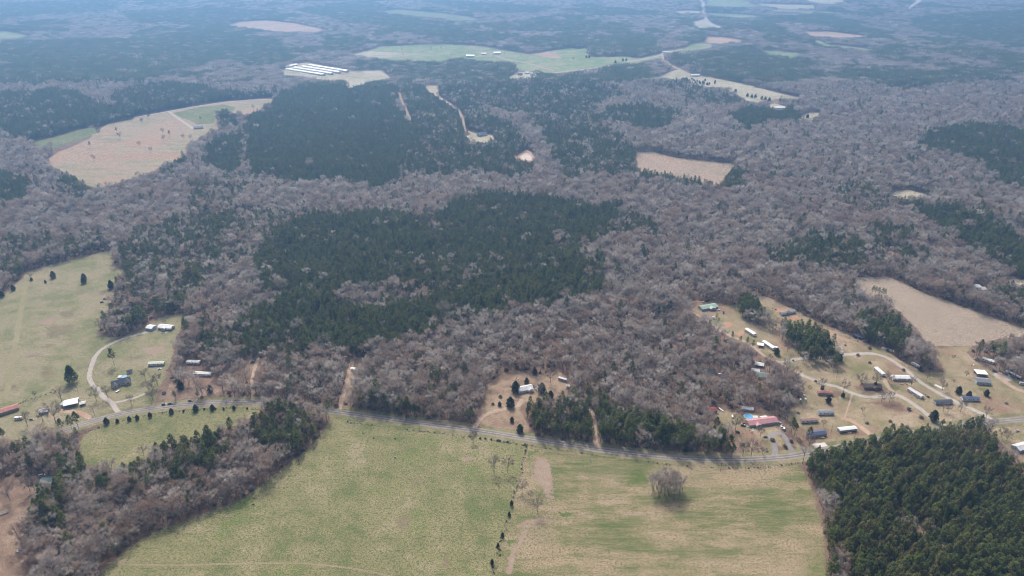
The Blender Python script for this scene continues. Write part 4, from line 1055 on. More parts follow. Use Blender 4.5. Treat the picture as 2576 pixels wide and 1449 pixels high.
def gn_forest(name, pts, rot, scl, var, meshes, label, cat):
    me = bpy.data.meshes.new(name)
    me.from_pydata(pts.tolist(), [], [])
    k = len(pts)
    a = me.attributes.new("rot", 'FLOAT_VECTOR', 'POINT')
    rv = np.zeros((k, 3), np.float32); rv[:, 2] = rot
    a.data.foreach_set("vector", rv.ravel())
    a = me.attributes.new("scl", 'FLOAT_VECTOR', 'POINT')
    a.data.foreach_set("vector", scl.astype(np.float32).ravel())
    a = me.attributes.new("var", 'INT', 'POINT')
    a.data.foreach_set("value", var.astype(np.int32))
    o = link(name, me)
    g = bpy.data.node_groups.new(name, 'GeometryNodeTree')
    g.interface.new_socket("Geometry", in_out='INPUT', socket_type='NodeSocketGeometry')
    g.interface.new_socket("Geometry", in_out='OUTPUT', socket_type='NodeSocketGeometry')
    N, L = g.nodes, g.links
    gi, go = N.new('NodeGroupInput'), N.new('NodeGroupOutput')
    jn = N.new('GeometryNodeJoinGeometry')

    def attr(nm, ty):
        q = N.new('GeometryNodeInputNamedAttribute')
        q.data_type = ty
        q.inputs["Name"].default_value = nm
        return q.outputs[0]
    rot_s, scl_s, var_s = attr("rot", 'FLOAT_VECTOR'), attr("scl", 'FLOAT_VECTOR'), attr("var", 'INT')
    for i, m in enumerate(meshes):
        src = bpy.data.objects.new("tree_source", m)
        oi = N.new('GeometryNodeObjectInfo')
        oi.inputs["Object"].default_value = src
        oi.inputs["As Instance"].default_value = True
        ip = N.new('GeometryNodeInstanceOnPoints')
        cmp_ = N.new('FunctionNodeCompare')
        cmp_.data_type = 'INT'; cmp_.operation = 'EQUAL'
        ints = [s for s in cmp_.inputs if s.type == 'INT']
        L.new(var_s, ints[0]); ints[1].default_value = i
        L.new(gi.outputs[0], ip.inputs["Points"])
        L.new(cmp_.outputs[0], ip.inputs["Selection"])
        L.new(oi.outputs["Geometry"], ip.inputs["Instance"])
        L.new(rot_s, ip.inputs["Rotation"])
        L.new(scl_s, ip.inputs["Scale"])
        L.new(ip.outputs[0], jn.inputs[0])
    L.new(jn.outputs[0], go.inputs[0])
    md = o.modifiers.new("scatter", 'NODES')
    md.node_group = g
    return tag(o, label, cat, kind="stuff")


for nm, sel, pr, lab in (('pine_woods', PN, P_PINE, "dark green pine plantations spread over the middle of the valley"),
                         ('hardwood_woods', ~PN, P_HARD, "grey leafless hardwood forest filling the ground between the fields")):
    k = sel & ~solo
    s3 = np.repeat(SC[k][:, None], 3, 1)
    s3[:, 2] *= RNG.uniform(0.88, 1.12, k.sum())
    gn_forest(nm, np.column_stack([X[k], Y[k], Z[k]]), ROTZ[k], s3, VAR[k], [p[2] for p in pr], lab, "woods")

# understorey: brush and small evergreens beneath the bare trees
ux, uy, uz, up_, us, urng = woods(300, 1500, 9.5, 303, 3.0)
nb = len(ux)
k = (urng.uniform(0, 1, nb) < 0.75)
for q_ in SPARSE: k &= ~inside(q_, *project(ux, uy, uz)) | (urng.uniform(0, 1, nb) < 0.12)
ux, uy, uz = ux[k], uy[k], uz[k]
nb = len(ux)
usc = urng.uniform(0.6, 1.5, nb)
uv = np.where(urng.uniform(0, 1, nb) < 0.84, urng.integers(0, 2, nb), urng.integers(2, 4, nb))
gn_forest('undergrowth', np.column_stack([ux, uy, uz]), urng.uniform(0, 6.28, nb), np.repeat(usc[:, None], 3, 1), uv,
          [p[2] for p in P_SHRUB + P_BUSH], "grey brush and small evergreens growing beneath the bare trees", "brush")


# far woods: clumps of several trees as one source mesh
def clump(kind, seed):
    rng = np.random.default_rng(seed)
    mb = MB()
    for i in range(11):
        gx, gy = (i % 4 - 1.5) * 6.2 + rng.normal() * 1.6, (i // 4 - 1.0) * 7.6 + rng.normal() * 1.6
        s = rng.uniform(0.85, 1.2)
        if kind == 'pine':
            t, c = gen_pine(seed * 50 + i, H=16 * s, Rc=3.2 * s, nclump=17, ntri=4, size=1.9)
        else:
            t, c = gen_hardwood(seed * 50 + i, H=14.5 * s, Rc=4.4 * s, ntw=95, tw=(1.6, 3.0), ww=(0.3, 0.6), limbs=3, subs=2)
        for src, mi in ((t, 1), (c, 0)):
            b = len(mb.v)
            mb.v += [(p[0] + gx, p[1] + gy, p[2]) for p in src.v]
            mb.f += [tuple(q + b for q in f) for f in src.f]
            mb.m += [mi] * len(src.f)
    return mb.mesh("clump", [M_NEEDLE if kind == 'pine' else M_TWIG, M_BARK])


fx, fy, fz, fp, fs, frng = woods(2400, 8000, 21.0, 404, 9.0)
nf = len(fx)
fvar = np.where(fp, frng.integers(0, 3, nf), frng.integers(3, 6, nf))
fsc = np.repeat((frng.uniform(0.85, 1.2, nf) * (0.85 + 0.3 * vnoise(fx, fy, 150, 5)))[:, None], 3, 1)
fsc[:, :2] *= 1.08
gn_forest('far_woods', np.column_stack([fx, fy, fz]), frng.uniform(0, 6.28, nf), fsc, fvar,
          [clump('pine', s) for s in (1, 2, 3)] + [clump('hard', s) for s in (4, 5, 6)],
          "hazy blue grey forest rolling away to the horizon", "woods")

# ------------------------------------------------------------------ buildings
PAL = {
    'white': surf('white_siding', (0.80, 0.79, 0.77), 0.6, 0.06, 0.5, dirt=(0.64, 0.62, 0.57), dirt_scale=0.35, dirt_at=0.62),
    'cream': surf('cream_siding', (0.62, 0.56, 0.45), 0.7, 0.08, 0.6),
    'tan': surf('tan_siding', (0.52, 0.46, 0.36), 0.7, 0.1, 0.6, dirt=(0.33, 0.28, 0.2), dirt_at=0.6),
    'paleblue': surf('pale_blue_siding', (0.42, 0.50, 0.56), 0.6, 0.1, 0.6),
    'blue': surf('blue_siding', (0.40, 0.47, 0.62), 0.6, 0.2, 0.5, dirt=(0.66, 0.68, 0.7), dirt_at=0.52),
    'grey': surf('grey_siding', (0.50, 0.50, 0.49), 0.7, 0.1, 0.6, dirt=(0.28, 0.26, 0.23), dirt_at=0.62),
    'brick': surf('brown_brick', (0.24, 0.15, 0.115), 0.85, 0.2, 1.2),
    'redwall': surf('faded_red_boards', (0.28, 0.075, 0.06), 0.8, 0.25, 0.8),
    'wood': surf('weathered_wood', (0.36, 0.29, 0.21), 0.85, 0.2, 1.0),
    'black': surf('black_siding', (0.05, 0.052, 0.06), 0.5, 0.2, 0.6),
    'r_white': surf('white_metal_roof', (0.78, 0.78, 0.77), 0.5, 0.05, 0.4, spec=0.4, dirt=(0.60, 0.58, 0.54), dirt_scale=0.5, dirt_at=0.58),
    'r_streak': surf('streaked_white_roof', (0.66, 0.66, 0.64), 0.6, 0.1, 0.5, dirt=(0.34, 0.33, 0.31), dirt_scale=0.5, dirt_at=0.56),
    'r_silver': surf('galvanised_roof', (0.52, 0.53, 0.53), 0.45, 0.12, 0.6, dirt=(0.36, 0.33, 0.3), dirt_at=0.6),
    'r_slate': surf('slate_blue_shingles', (0.085, 0.095, 0.125), 0.85, 0.2, 1.5),
    'r_dark': surf('charcoal_shingles', (0.075, 0.08, 0.095), 0.85, 0.2, 1.5),
    'r_navy': surf('dark_blue_metal_roof', (0.075, 0.10, 0.17), 0.5, 0.12, 0.6),
    'r_grey': surf('grey_shingles', (0.22, 0.235, 0.25), 0.85, 0.2, 1.2, dirt=(0.13, 0.13, 0.13), dirt_at=0.6),
    'r_brown': surf('brown_shingles', (0.115, 0.09, 0.08), 0.9, 0.25, 1.2),
    'r_rust': surf('rusty_tin_roof', (0.36, 0.15, 0.115), 0.7, 0.2, 0.6, dirt=(0.55, 0.50, 0.47), dirt_scale=0.4, dirt_at=0.6),
    'r_rustbrown': surf('brown_rusted_roof', (0.27, 0.17, 0.125), 0.8, 0.25, 0.6, dirt=(0.42, 0.36, 0.3), dirt_scale=0.5, dirt_at=0.57),
    'r_pink': surf('faded_red_metal_roof', (0.48, 0.245, 0.26), 0.55, 0.1, 0.5, dirt=(0.40, 0.24, 0.23), dirt_scale=0.4, dirt_at=0.56),
    'r_red': surf('barn_red_roof', (0.30, 0.055, 0.06), 0.6, 0.15, 0.5, dirt=(0.2, 0.07, 0.06), dirt_at=0.6),
    'r_palegreen': surf('weathered_green_roof', (0.46, 0.53, 0.42), 0.5, 0.08, 0.4),
    'r_green': surf('pale_green_metal_roof', (0.27, 0.38, 0.30), 0.55, 0.1, 0.5, dirt=(0.36, 0.42, 0.36), dirt_scale=0.4, dirt_at=0.55),
    'r_teal': surf('green_grey_roof', (0.17, 0.27, 0.24), 0.7, 0.2, 0.8, dirt=(0.32, 0.34, 0.32), dirt_at=0.55),
    'glass': surf('window_glass', (0.03, 0.035, 0.045), 0.15, 0.1, 1.0, spec=0.5),
    'door': surf('door_paint', (0.30, 0.27, 0.24), 0.5, 0.1, 1.0),
    'dark': surf('dark_gap', (0.05, 0.045, 0.04), 0.9, 0.2, 1.0),
    'deckwood': surf('deck_boards', (0.50, 0.38, 0.24), 0.8, 0.15, 1.2),
    'concrete': surf('concrete', (0.56, 0.54, 0.50), 0.9, 0.1, 0.8),
    'tyre': surf('tyre_rubber', (0.03, 0.03, 0.03), 0.9, 0.1, 2.0),
    'chrome': surf('lamp_lens', (0.7, 0.7, 0.68), 0.2, 0.05, 2.0),
    'poolwater': surf('pool_water', (0.10, 0.34, 0.55), 0.08, 0.25, 0.9, spec=0.5),
    'poolliner': surf('pool_rim', (0.62, 0.66, 0.68), 0.5, 0.08, 1.0),
    'pole': surf('creosoted_pole', (0.17, 0.13, 0.10), 0.9, 0.2, 1.0),
    'log': surf('cut_logs', (0.50, 0.43, 0.35), 0.9, 0.2, 1.5),
    'brush': surf('dead_branches', (0.14, 0.115, 0.095), 0.9, 0.25, 2.0),
    'hide_black': surf('black_hide', (0.025, 0.022, 0.02), 0.8, 0.3, 1.5),
    'hide_brown': surf('brown_hide', (0.17, 0.07, 0.04), 0.8, 0.3, 1.5),
    'hide_pied': surf('pied_hide', (0.03, 0.028, 0.025), 0.8, 0.3, 1.5, dirt=(0.7, 0.68, 0.63), dirt_scale=1.6, dirt_at=0.52),
}
UNIT = {}


def unit_box(mat):
    if mat.name not in UNIT:
        UNIT[mat.name] = MB().box(-.5, .5, -.5, .5, -.5, .5).mesh("panel", mat)
    return UNIT[mat.name]


def panel(name, mat, parent, x, y, z, sx, sy, sz):
    o = link(name, unit_box(mat), parent, (x, y, z))
    o.scale = (sx, sy, sz)
    return o


def roof_mesh(L, W, h, rise, ov, th=0.14):
    mb = MB()
    hw = W / 2 + ov
    dz = rise * ov / (W / 2)
    for s in (-1, 1):
        a = [(s * hw, h - dz), (0, h + rise)]
        prof = [(s * hw, h - dz + 0.02), (0, h + rise + 0.02), (0, h + rise + 0.02 + th), (s * hw, h - dz + 0.02 + th)]
        mb.prism(prof, -L / 2 - ov, L / 2 + ov, axis='x')
    return mb


def building(name, cat, p0, p1, W, h, rise, wall, roof, label, group=None, kind='house', wins=3, door=0.5, ov=0.35, gables=(), skirt=False, L=None, z=0.0, base=0.0):
    A, B = ground(*p0), ground(*p1)
    u = Vector((B.x - A.x, B.y - A.y, 0))
    ln = u.length
    u.normalize()
    nrm = Vector((-u.y, u.x, 0))
    mid = (A + B) / 2
    if nrm.dot(Vector((mid.x, mid.y, 0))) < 0: nrm = -nrm; 
    ang = math.atan2(u.y, u.x)
    if L: ln = L
    c = mid + nrm * (W / 2)
    far = c.length > 1500
    e = empty(name, (c.x, c.y, float(height(c.x, c.y)) + (0.4 if far else 0.03) + z), ang, label, cat, group)
    Lb = ln
    b0 = 0.55 if skirt else 0.0
    if kind == 'open':      # pole barn / carport: posts and a back wall
        for sx in (-1, 0, 1):
            for sy in (-1, 1):
                MB().box(-.1, .1, -.1, .1, 0, h + 0.1).build("post", PAL['wood'], e, (sx * (Lb / 2 - .3), sy * (W / 2 - .3), 0))
        MB().box(-Lb / 2 + .1, Lb / 2 - .1, W / 2 - .15, W / 2 - .05, 0, h).build("wall", PAL[wall], e)
    else:
        prof = [(-W / 2, b0), (W / 2, b0), (W / 2, h), (0, h + rise), (-W / 2, h)]
        MB().prism(prof, -Lb / 2, Lb / 2, axis='x').build("wall", PAL[wall], e)
        if skirt:
            MB().box(-Lb / 2 + .12, Lb / 2 - .12, -W / 2 + .12, W / 2 - .12, 0, b0).build("skirting", PAL['dark'], e)
    rf = roof_mesh(Lb, W, h, rise, ov).build("roof", PAL[roof], e)
    if kind != 'open':
        y = -W / 2 - 0.03
        if wins:
            step = Lb / wins
            for i in range(wins):
                xx = -Lb / 2 + step * (i + 0.5)
                if door is not None and abs(xx - (door - .5) * Lb) < 1.3: xx += 1.8 * (1 if xx < 0 else -1)
                w_ = panel("window", PAL['white'], e, xx, y, h * 0.62 + b0 * .4, 1.5, 0.06, 1.25)
                q = link("pane", unit_box(PAL['glass']), w_, (0, -0.35, 0)); q.scale = (0.84, 0.9, 0.84)
            for s in (-1, 1):
                w_ = panel("window", PAL['white'], e, s * (Lb / 2 + .03), 0, h * 0.62 + b0 * .4, 0.06, 1.2, 1.1)
                q = link("pane", unit_box(PAL['glass']), w_, (s * 0.35, 0, 0)); q.scale = (0.9, 0.84, 0.84)
        if door is not None:
            panel("door", PAL['door'], e, (door - .5) * Lb, y, b0 + 1.02, 0.95, 0.08, 2.04)
            if skirt:
                MB().box(-.7, .7, -1.3, 0, 0, b0 - 0.05).build("steps", PAL['deckwood'], e, ((door - .5) * Lb, -W / 2 - 0.06, 0))
    for (gx, gw, gd, gr) in gables:          # cross gables: x centre, width, projection, rise
        g = MB()
        prof = [(gx - gw / 2, 0), (gx + gw / 2, 0), (gx + gw / 2, h), (gx, h + gr), (gx - gw / 2, h)]
        g.prism(prof, -W / 2 - gd, -W / 2 + 0.1, axis='y')
        gw_ = g.build("gable_wall", PAL[wall], e)
        rr = MB()
        o_ = 0.3
        for s in (-1, 1):
            rr.prism([(gx + s * (gw / 2 + o_), h - gr * o_ / (gw / 2) + .03), (gx, h + gr + .03), (gx, h + gr + .17), (gx + s * (gw / 2 + o_), h - gr * o_ / (gw / 2) + .17)], -W / 2 - gd - o_, -0.1, axis='y')
        rr.build("gable_roof", PAL[roof], e)
        if kind != 'open' and gw > 3:
            w_ = panel("window", PAL['white'], e, gx, -W / 2 - gd - .03, h * 0.55, 1.7, 0.06, 1.3)
            q = link("pane", unit_box(PAL['glass']), w_, (0, -0.35, 0)); q.scale = (0.84, 0.9, 0.84)
    return e


MH = dict(W=5.0, h=3.2, rise=0.7, skirt=True, ov=0.2)
bd = building
HOME = "mobile homes of the trailer lots"
# west side
bd('manufactured_home', 'house', (397, 829), (431, 832), 8.5, 3.3, 1.6, 'white', 'r_white', "white manufactured home with bright white roof at the end of the curved gravel drive", skirt=True, wins=4, gables=((-1.0, 4.5, 1.6, 1.2),))
bd('garage', 'garage', (367, 831), (383, 833), 9.0, 3.4, 1.5, 'paleblue', 'r_white', "pale garage with white roof beside the white manufactured home", wins=0, door=0.4)
bd('mobile_home', 'mobile home', (373, 922), (413, 920), wall='white', roof='r_palegreen', label="white mobile home with pale green roof on the lawn behind the dark roofed house", group=HOME, wins=4, **MH)
bd('farmhouse', 'house', (283, 977), (331, 964), 9.5, 3.2, 3.0, 'cream', 'r_slate', "cream house with dark slate roof and two front gables above the road bend", wins=4, gables=((-6.5, 5.6, 1.6, 2.4), (6.2, 6.6, 1.4, 2.6)))
bd('garden_shed', 'shed', (320, 941), (333, 939), 4.5, 2.6, 1.2, 'grey', 'r_slate', "small dark roofed shed behind the swimming pool of the cream house", wins=0)
bd('pole_barn', 'barn', (162, 1029), (198, 1021), 11.0, 3.8, 1.3, 'grey', 'r_white', "open pole barn with large white metal roof near the left bend", kind='open')
bd('lean_to', 'barn', (153, 1024), (163, 1024), 7.0, 2.8, 0.6, 'grey', 'r_silver', "low grey lean-to built against the left end of the white roofed barn", kind='open')
bd('tool_shed', 'shed', (202, 1023), (216, 1020), 5.0, 2.7, 0.9, 'grey', 'r_streak', "small open fronted shed beside the white roofed pole barn", kind='open')
bd('long_barn', 'barn', (-40, 1060), (49, 1032), 9.0, 3.6, 1.4, 'wood', 'r_rust', "long low barn with rusty red tin roof at the left edge", wins=0, door=None)
bd('old_shed', 'shed', (99, 1044), (122, 1040), 6.5, 2.8, 1.2, 'wood', 'r_silver', "grey tin roofed shed under bare trees beside the white camper", wins=0)
bd('abandoned_trailer', 'mobile home', (469, 917), (502, 918), wall='white', roof='r_streak', label="abandoned white trailer farther from the road in the trees", group=HOME, wins=2, **MH)
bd('abandoned_trailer', 'mobile home', (487, 946), (530, 948), wall='white', roof='r_streak', label="abandoned trailer with stained white roof nearer the road among bare trees", group=HOME, wins=4, **MH)
bd('wooded_house', 'house', (100, 1222), (148, 1224), 9.0, 3.0, 2.0, 'grey', 'r_teal', "grey green roofed house half hidden in the lower left woods", wins=3)
# middle
bd('old_house', 'house', (1306, 991), (1342, 984), 9.0, 3.2, 2.0, 'white', 'r_streak', "old white house with streaked tin roof in the clearing above the loop drive", wins=4, gables=((5, 5, 1.5, 1.4),))
bd('bus_home', 'camper', (1404, 956), (1424, 962), 3.0, 3.1, 0.4, 'grey', 'r_silver', "long silver camper parked at the top of the house clearing", wins=4, ov=0.1)
bd('white_hut', 'shed', (1425, 976), (1432, 977), 3.0, 2.4, 0.6, 'white', 'r_white', "tiny white hut at the edge of the woods right of the silver camper", wins=0)
bd('white_hut', 'shed', (882, 933), (892, 934), 3.5, 2.6, 0.7, 'white', 'r_white', "small white hut beside the sandy trail in the middle clearing", wins=0)
# pink house lot
bd('ranch_house', 'house', (1885, 1076), (1957, 1067), 9.5, 3.1, 2.0, 'tan', 'r_pink', "long ranch house with faded red metal roof beside the round pool", wins=6, gables=((-6.5, 5.0, 2.2, 1.3),))
bd('red_barn', 'barn', (1777, 1042), (1803, 1040), 7.5, 3.0, 1.7, 'redwall', 'r_red', "small barn with dark red roof at the wood edge left of the pool", wins=0)
bd('lean_shed', 'shed', (1866, 1033), (1895, 1036), 4.5, 2.4, 0.5, 'grey', 'r_silver', "low grey shed in the tree shade behind the round pool", wins=0)
bd('patio_cover', 'shed', (1917, 1060), (1932, 1058), 5.0, 2.6, 0.4, 'grey', 'r_streak', "pale patio cover against the back of the ranch house", kind='open')
# trailer park
bd('mobile_home', 'mobile home', (2057, 994), (2094, 996), wall='tan', roof='r_rust', label="mobile home with rusty red and white roof below the gravel lane", group=HOME, wins=4, **MH)
bd('mobile_home', 'mobile home', (2059, 1045), (2097, 1044), wall='white', roof='r_grey', label="mobile home with grey roof, uppermost of the four below the track fork", group=HOME, wins=4, **MH)
bd('mobile_home', 'mobile home', (2015, 1065), (2058, 1063), wall='white', roof='r_rustbrown', label="white mobile home with brown rusted roof near the ranch house", group=HOME, wins=4, **MH)
bd('mobile_home', 'mobile home', (2037, 1103), (2079, 1097), wall='grey', roof='r_navy', label="mobile home with dark blue roof and wooden deck nearest the road", group=HOME, wins=4, W=6.5, h=3.2, rise=1.2, skirt=True, ov=0.2)
bd('mobile_home', 'mobile home', (2112, 1090), (2155, 1085), wall='paleblue', roof='r_white', label="pale blue mobile home with bright white roof above the pine stand", group=HOME, wins=4, **MH)
bd('brick_house', 'house', (2174, 980), (2218, 981), 9.0, 3.0, 2.0, 'brick', 'r_brown', "brown brick house with dark brown roof inside the lane fork", wins=4, gables=((3, 6, 1.5, 1.6),))
bd('woodland_house', 'house', (1905, 953), (1934, 955), 9.0, 3.0, 2.2, 'cream', 'r_teal', "green roofed house in the bare woods left of the lane", wins=3)
bd('woodland_shed', 'shed', (1890, 938), (1910, 941), 6.0, 2.8, 0.8, 'grey', 'r_streak', "white tin shed directly behind the green roofed woodland house", wins=2)
bd('cabin', 'house', (1777, 941), (1800, 942), 7.0, 2.8, 1.6, 'cream', 'r_dark', "small cream cabin with dark roof deep in the bare woods", wins=2)
bd('roof_frame', 'shed', (1898, 922), (1920, 926), 7.0, 2.6, 1.2, 'wood', 'r_streak', "half ruined pale shed at the edge of the bare woods near the lane", kind='open')
bd('mobile_home', 'mobile home', (2197, 930), (2217, 948), wall='white', roof='r_streak', label="white streaked mobile home lying end-on between bare trees", group=HOME, wins=4, **MH)
bd('mobile_home', 'mobile home', (2246, 958), (2292, 959), wall='white', roof='r_streak', label="pale mobile home with cluttered white roof beside the upper lane", group=HOME, wins=4, W=7.0, h=3.2, rise=0.8, skirt=True, ov=0.2)
bd('mobile_home', 'mobile home', (2281, 983), (2315, 1004), wall='white', roof='r_silver', label="silver roofed mobile home lying slantwise between the two lanes", group=HOME, wins=4, **MH)
bd('mobile_home', 'mobile home', (2353, 1019), (2396, 1017), wall='blue', roof='r_dark', label="blue and white patched mobile home with dark roof below the upper lane", group=HOME, wins=4, **MH)
bd('mobile_home', 'mobile home', (2421, 1009), (2464, 1010), wall='white', roof='r_navy', label="white mobile home with dark blue roof right of the upper lane", group=HOME, wins=4, **MH)
bd('tin_shed', 'shed', (2263, 899), (2272, 900), 4.0, 2.4, 0.6, 'wood', 'r_rustbrown', "little rusty shed beside the top of the upper lane", wins=0)
bd('dark_home', 'mobile home', (2146, 848), (2171, 856), 5.0, 3.2, 0.8, 'black', 'r_navy', "black sided mobile home on bare ground under the wood edge", skirt=True, wins=3)
bd('mobile_home', 'mobile home', (2468, 907), (2498, 917), wall='white', roof='r_streak', label="white mobile home shaded by trees above the green lawn", group=HOME, wins=3, **MH)
bd('mobile_home', 'mobile home', (2548, 906), (2580, 910), wall='white', roof='r_streak', label="mobile home hidden in trees at the right edge", group=HOME, wins=3, **MH)
bd('workshop', 'house', (2456, 967), (2492, 970), 9.5, 3.4, 1.8, 'grey', 'r_grey', "grey workshop with open white carport beside the gravel lot", wins=2)
bd('carport', 'carport', (2456, 947), (2483, 949), 9.0, 3.6, 0.3, 'white', 'r_white', "flat white carport roof behind the grey workshop", kind='open')
bd('east_house', 'house', (2563, 1140), (2610, 1128), 9.0, 3.1, 1.8, 'paleblue', 'r_streak', "pale roofed house cut off by the right edge beyond the pines", wins=3)
# upper lots
bd('green_roof_house', 'house', (1766, 783), (1806, 776), 10.0, 3.0, 1.6, 'grey', 'r_green', "sprawling house with pale green metal roof at the top of the sandy lane", wins=4, gables=((3, 9, 3.0, 1.2),))
bd('mobile_home', 'mobile home', (1966, 795), (2002, 788), wall='white', roof='r_grey', label="new white mobile home with grey roof on fresh red clay", group=HOME, wins=4, **MH)
bd('mobile_home', 'mobile home', (1873, 833), (1895, 847), wall='white', roof='r_white', label="white mobile home standing slantwise beside the red garden plot", group=HOME, wins=3, **MH)
bd('mobile_home', 'mobile home', (1916, 864), (1943, 882), wall='white', roof='r_white', label="long white mobile home slantwise in the dry lot beside a white carport", group=HOME, wins=4, **MH)
bd('carport', 'carport', (1905, 873), (1920, 875), 6.0, 2.8, 0.5, 'white', 'r_white', "white carport next to the long slantwise white mobile home", kind='open')
bd('pump_house', 'shed', (1947, 878), (1955, 880), 3.2, 2.4, 0.4, 'white', 'r_white', "small white shed at the lower end of the long white mobile home", wins=0)
# far away
for i, (a, b, lb) in enumerate([((717, 174.5), (811, 191.5), "nearest long white poultry house of the row"), ((737, 171), (832, 188.5), "second long white poultry house from the front of the row"),
                                ((757.4, 168), (852, 185.5), "third long white poultry house from the front of the row"), ((775.6, 164.5), (871, 182.5), "rearmost long white poultry house of the row")]):
    bd('poultry_house', 'barn', a, b, 17, 3.2, 3.0, 'white', 'r_white', lb, "long white poultry houses on the far clearing", wins=0, door=None, ov=0.6)
bd('litter_shed', 'barn', (720, 170.5), (750, 165), 18, 4, 3.0, 'white', 'r_white', "short white shed at the far left end of the poultry houses", wins=0, door=None)
bd('far_house', 'house', (488, 326), (512, 324), 12, 3.2, 3.2, 'cream', 'r_navy', "navy roofed house alone in the far left clearing", wins=3)
bd('far_house', 'house', (1203, 344), (1226, 342), 13, 4.5, 4.0, 'cream', 'r_navy', "large blue roofed house at the end of the hill drive in the pines", wins=4, gables=((-6, 8, 3, 3),))
bd('far_trailer', 'mobile home', (1164, 348.5), (1178, 348.5), 5, 3.2, 0.6, 'white', 'r_white', "white trailer left of the blue roofed house in the pines", wins=2)
bd('far_barn', 'barn', (1242, 137), (1260, 136.5), 22, 5, 4, 'white', 'r_white', "white barn in the middle of the green valley pasture", wins=0)
bd('far_barn', 'barn', (1211, 138), (1223, 138), 16, 4, 3, 'tan', 'r_silver', "smaller grey barn left of the white barn in the green pasture", wins=0)
bd('far_house', 'house', (1172, 144.5), (1193, 144.5), 22, 5, 4, 'white', 'r_white', "white house above the pines on the left of the green pasture", wins=3)
bd('far_house', 'house', (1477, 182.5), (1488, 182.5), 14, 4, 3, 'white', 'r_white', "white house below the valley road at the pasture edge", wins=2)
bd('far_house', 'house', (1666, 134), (1684, 134), 16, 4, 3.5, 'white', 'r_white', "white house at the road junction on the far side of the valley", wins=2)
bd('far_house', 'house', (1700, 113), (1712, 113), 16, 4, 3.5, 'white', 'r_white', "pale house on the slope beyond the road junction", wins=2)
bd('far_barn', 'barn', (1739, 193), (1760, 192.5), 14, 4, 3, 'white', 'r_white', "long white barn at the top of the pale hillside field", wins=0)
bd('far_barn', 'barn', (1949, 274.5), (1975, 275), 14, 4, 2.5, 'white', 'r_white', "white barn behind the dark pine clump on the right", wins=0)
bd('far_house', 'house', (1911, 178), (1927, 177), 12, 4, 3, 'white', 'r_white', "white house in the grey woods above the pale field", wins=2)
bd('far_house', 'house', (2454, 730), (2468, 727), 9, 3.2, 2, 'white', 'r_white', "left white roof of the pair in the woods at the right edge", wins=2)
bd('far_house', 'house', (2468, 735), (2481, 733), 8, 3.2, 2, 'white', 'r_streak', "right white roof of the pair in the woods at the right edge", wins=2)
for i, (px, py, lb) in enumerate([(1308, 190, "leftmost pale house of the far hilltop cluster"), (1326, 186, "second pale house from the left in the far hilltop cluster"), (1340, 191, "third pale house from the left in the far hilltop cluster"), (1350, 186, "rightmost pale house of the far hilltop cluster"),
                                  ]):
    bd('far_house', 'house', (px - 6, py), (px + 5, py), 12, 4, 3, ('tan', 'cream', 'white', 'tan')[i], ('r_brown', 'r_streak', 'r_grey', 'r_streak')[i], lb, "houses of the far hilltop cluster", wins=2)
for px, py, lb in [(84 + 858, 25, "left white farm building above the far meadow"), (80 / 3 + 858.7 + 58, 25.5, "right white farm building above the far meadow"), (425, 75.5, "white roof lost in the far left pine forest"),
                   (593, 227, "pale house in the trees above the far left lane"), (2190, 54, "white roofs at the foot of the quarry road"), (2384, 137, "white house far off in the woods on the right"), (2110, 27, "white farm building beside the far green field")]:
    bd('far_house', 'house', (px - 7, py), (px + 6, py), 18, 5, 4, 'white', 'r_white', lb, wins=2)


# ------------------------------------------------------------------ vehicles
def wheel_mesh():
    if 'wheel' not in UNIT:
        UNIT['wheel'] = MB().tube((0, -.11, 0), (0, .11, 0), .36, .36, 14, 0, True).mesh("wheel", PAL['tyre'])
    return UNIT['wheel']


CARP = {
    'sedan': ([(-2.3, .35), (2.3, .35), (2.32, .72), (1.2, .92), (-1.7, .98), (-2.32, .82)], [(-1.65, .95), (1.15, .92), (.35, 1.42), (-1.0, 1.44)], 1.8),
    'suv': ([(-2.3, .4), (2.3, .4), (2.32, .85), (1.2, 1.05), (-2.28, 1.08)], [(-2.2, 1.05), (1.15, 1.04), (.45, 1.75), (-2.0, 1.78)], 1.9),
    'pickup': ([(-2.8, .45), (2.75, .45), (2.78, .95), (1.4, 1.12), (-2.8, 1.12)], [(-.75, 1.1), (1.35, 1.1), (.7, 1.8), (-.55, 1.82)], 1.95),
    'van': ([(-2.7, .4), (2.6, .4), (2.62, .95), (1.9, 1.2), (-2.7, 1.2)], [(-2.68, 1.18), (1.85, 1.18), (1.2, 2.2), (-2.6, 2.25)], 2.0),
}


def paint(name, col):
    return surf('car_paint_' + name, col, 0.3, 0.05, 1.0, spec=0.6)


PAINT = {'black': paint('black', (0.02, 0.02, 0.024)), 'white': paint('white', (0.75, 0.75, 0.74)), 'silver': paint('silver', (0.42, 0.43, 0.44)), 'blue': paint('blue', (0.03, 0.06, 0.22)),
         'red': paint('red', (0.35, 0.03, 0.03)), 'green': paint('green', (0.05, 0.1, 0.08)), 'grey': paint('grey', (0.12, 0.125, 0.13))}


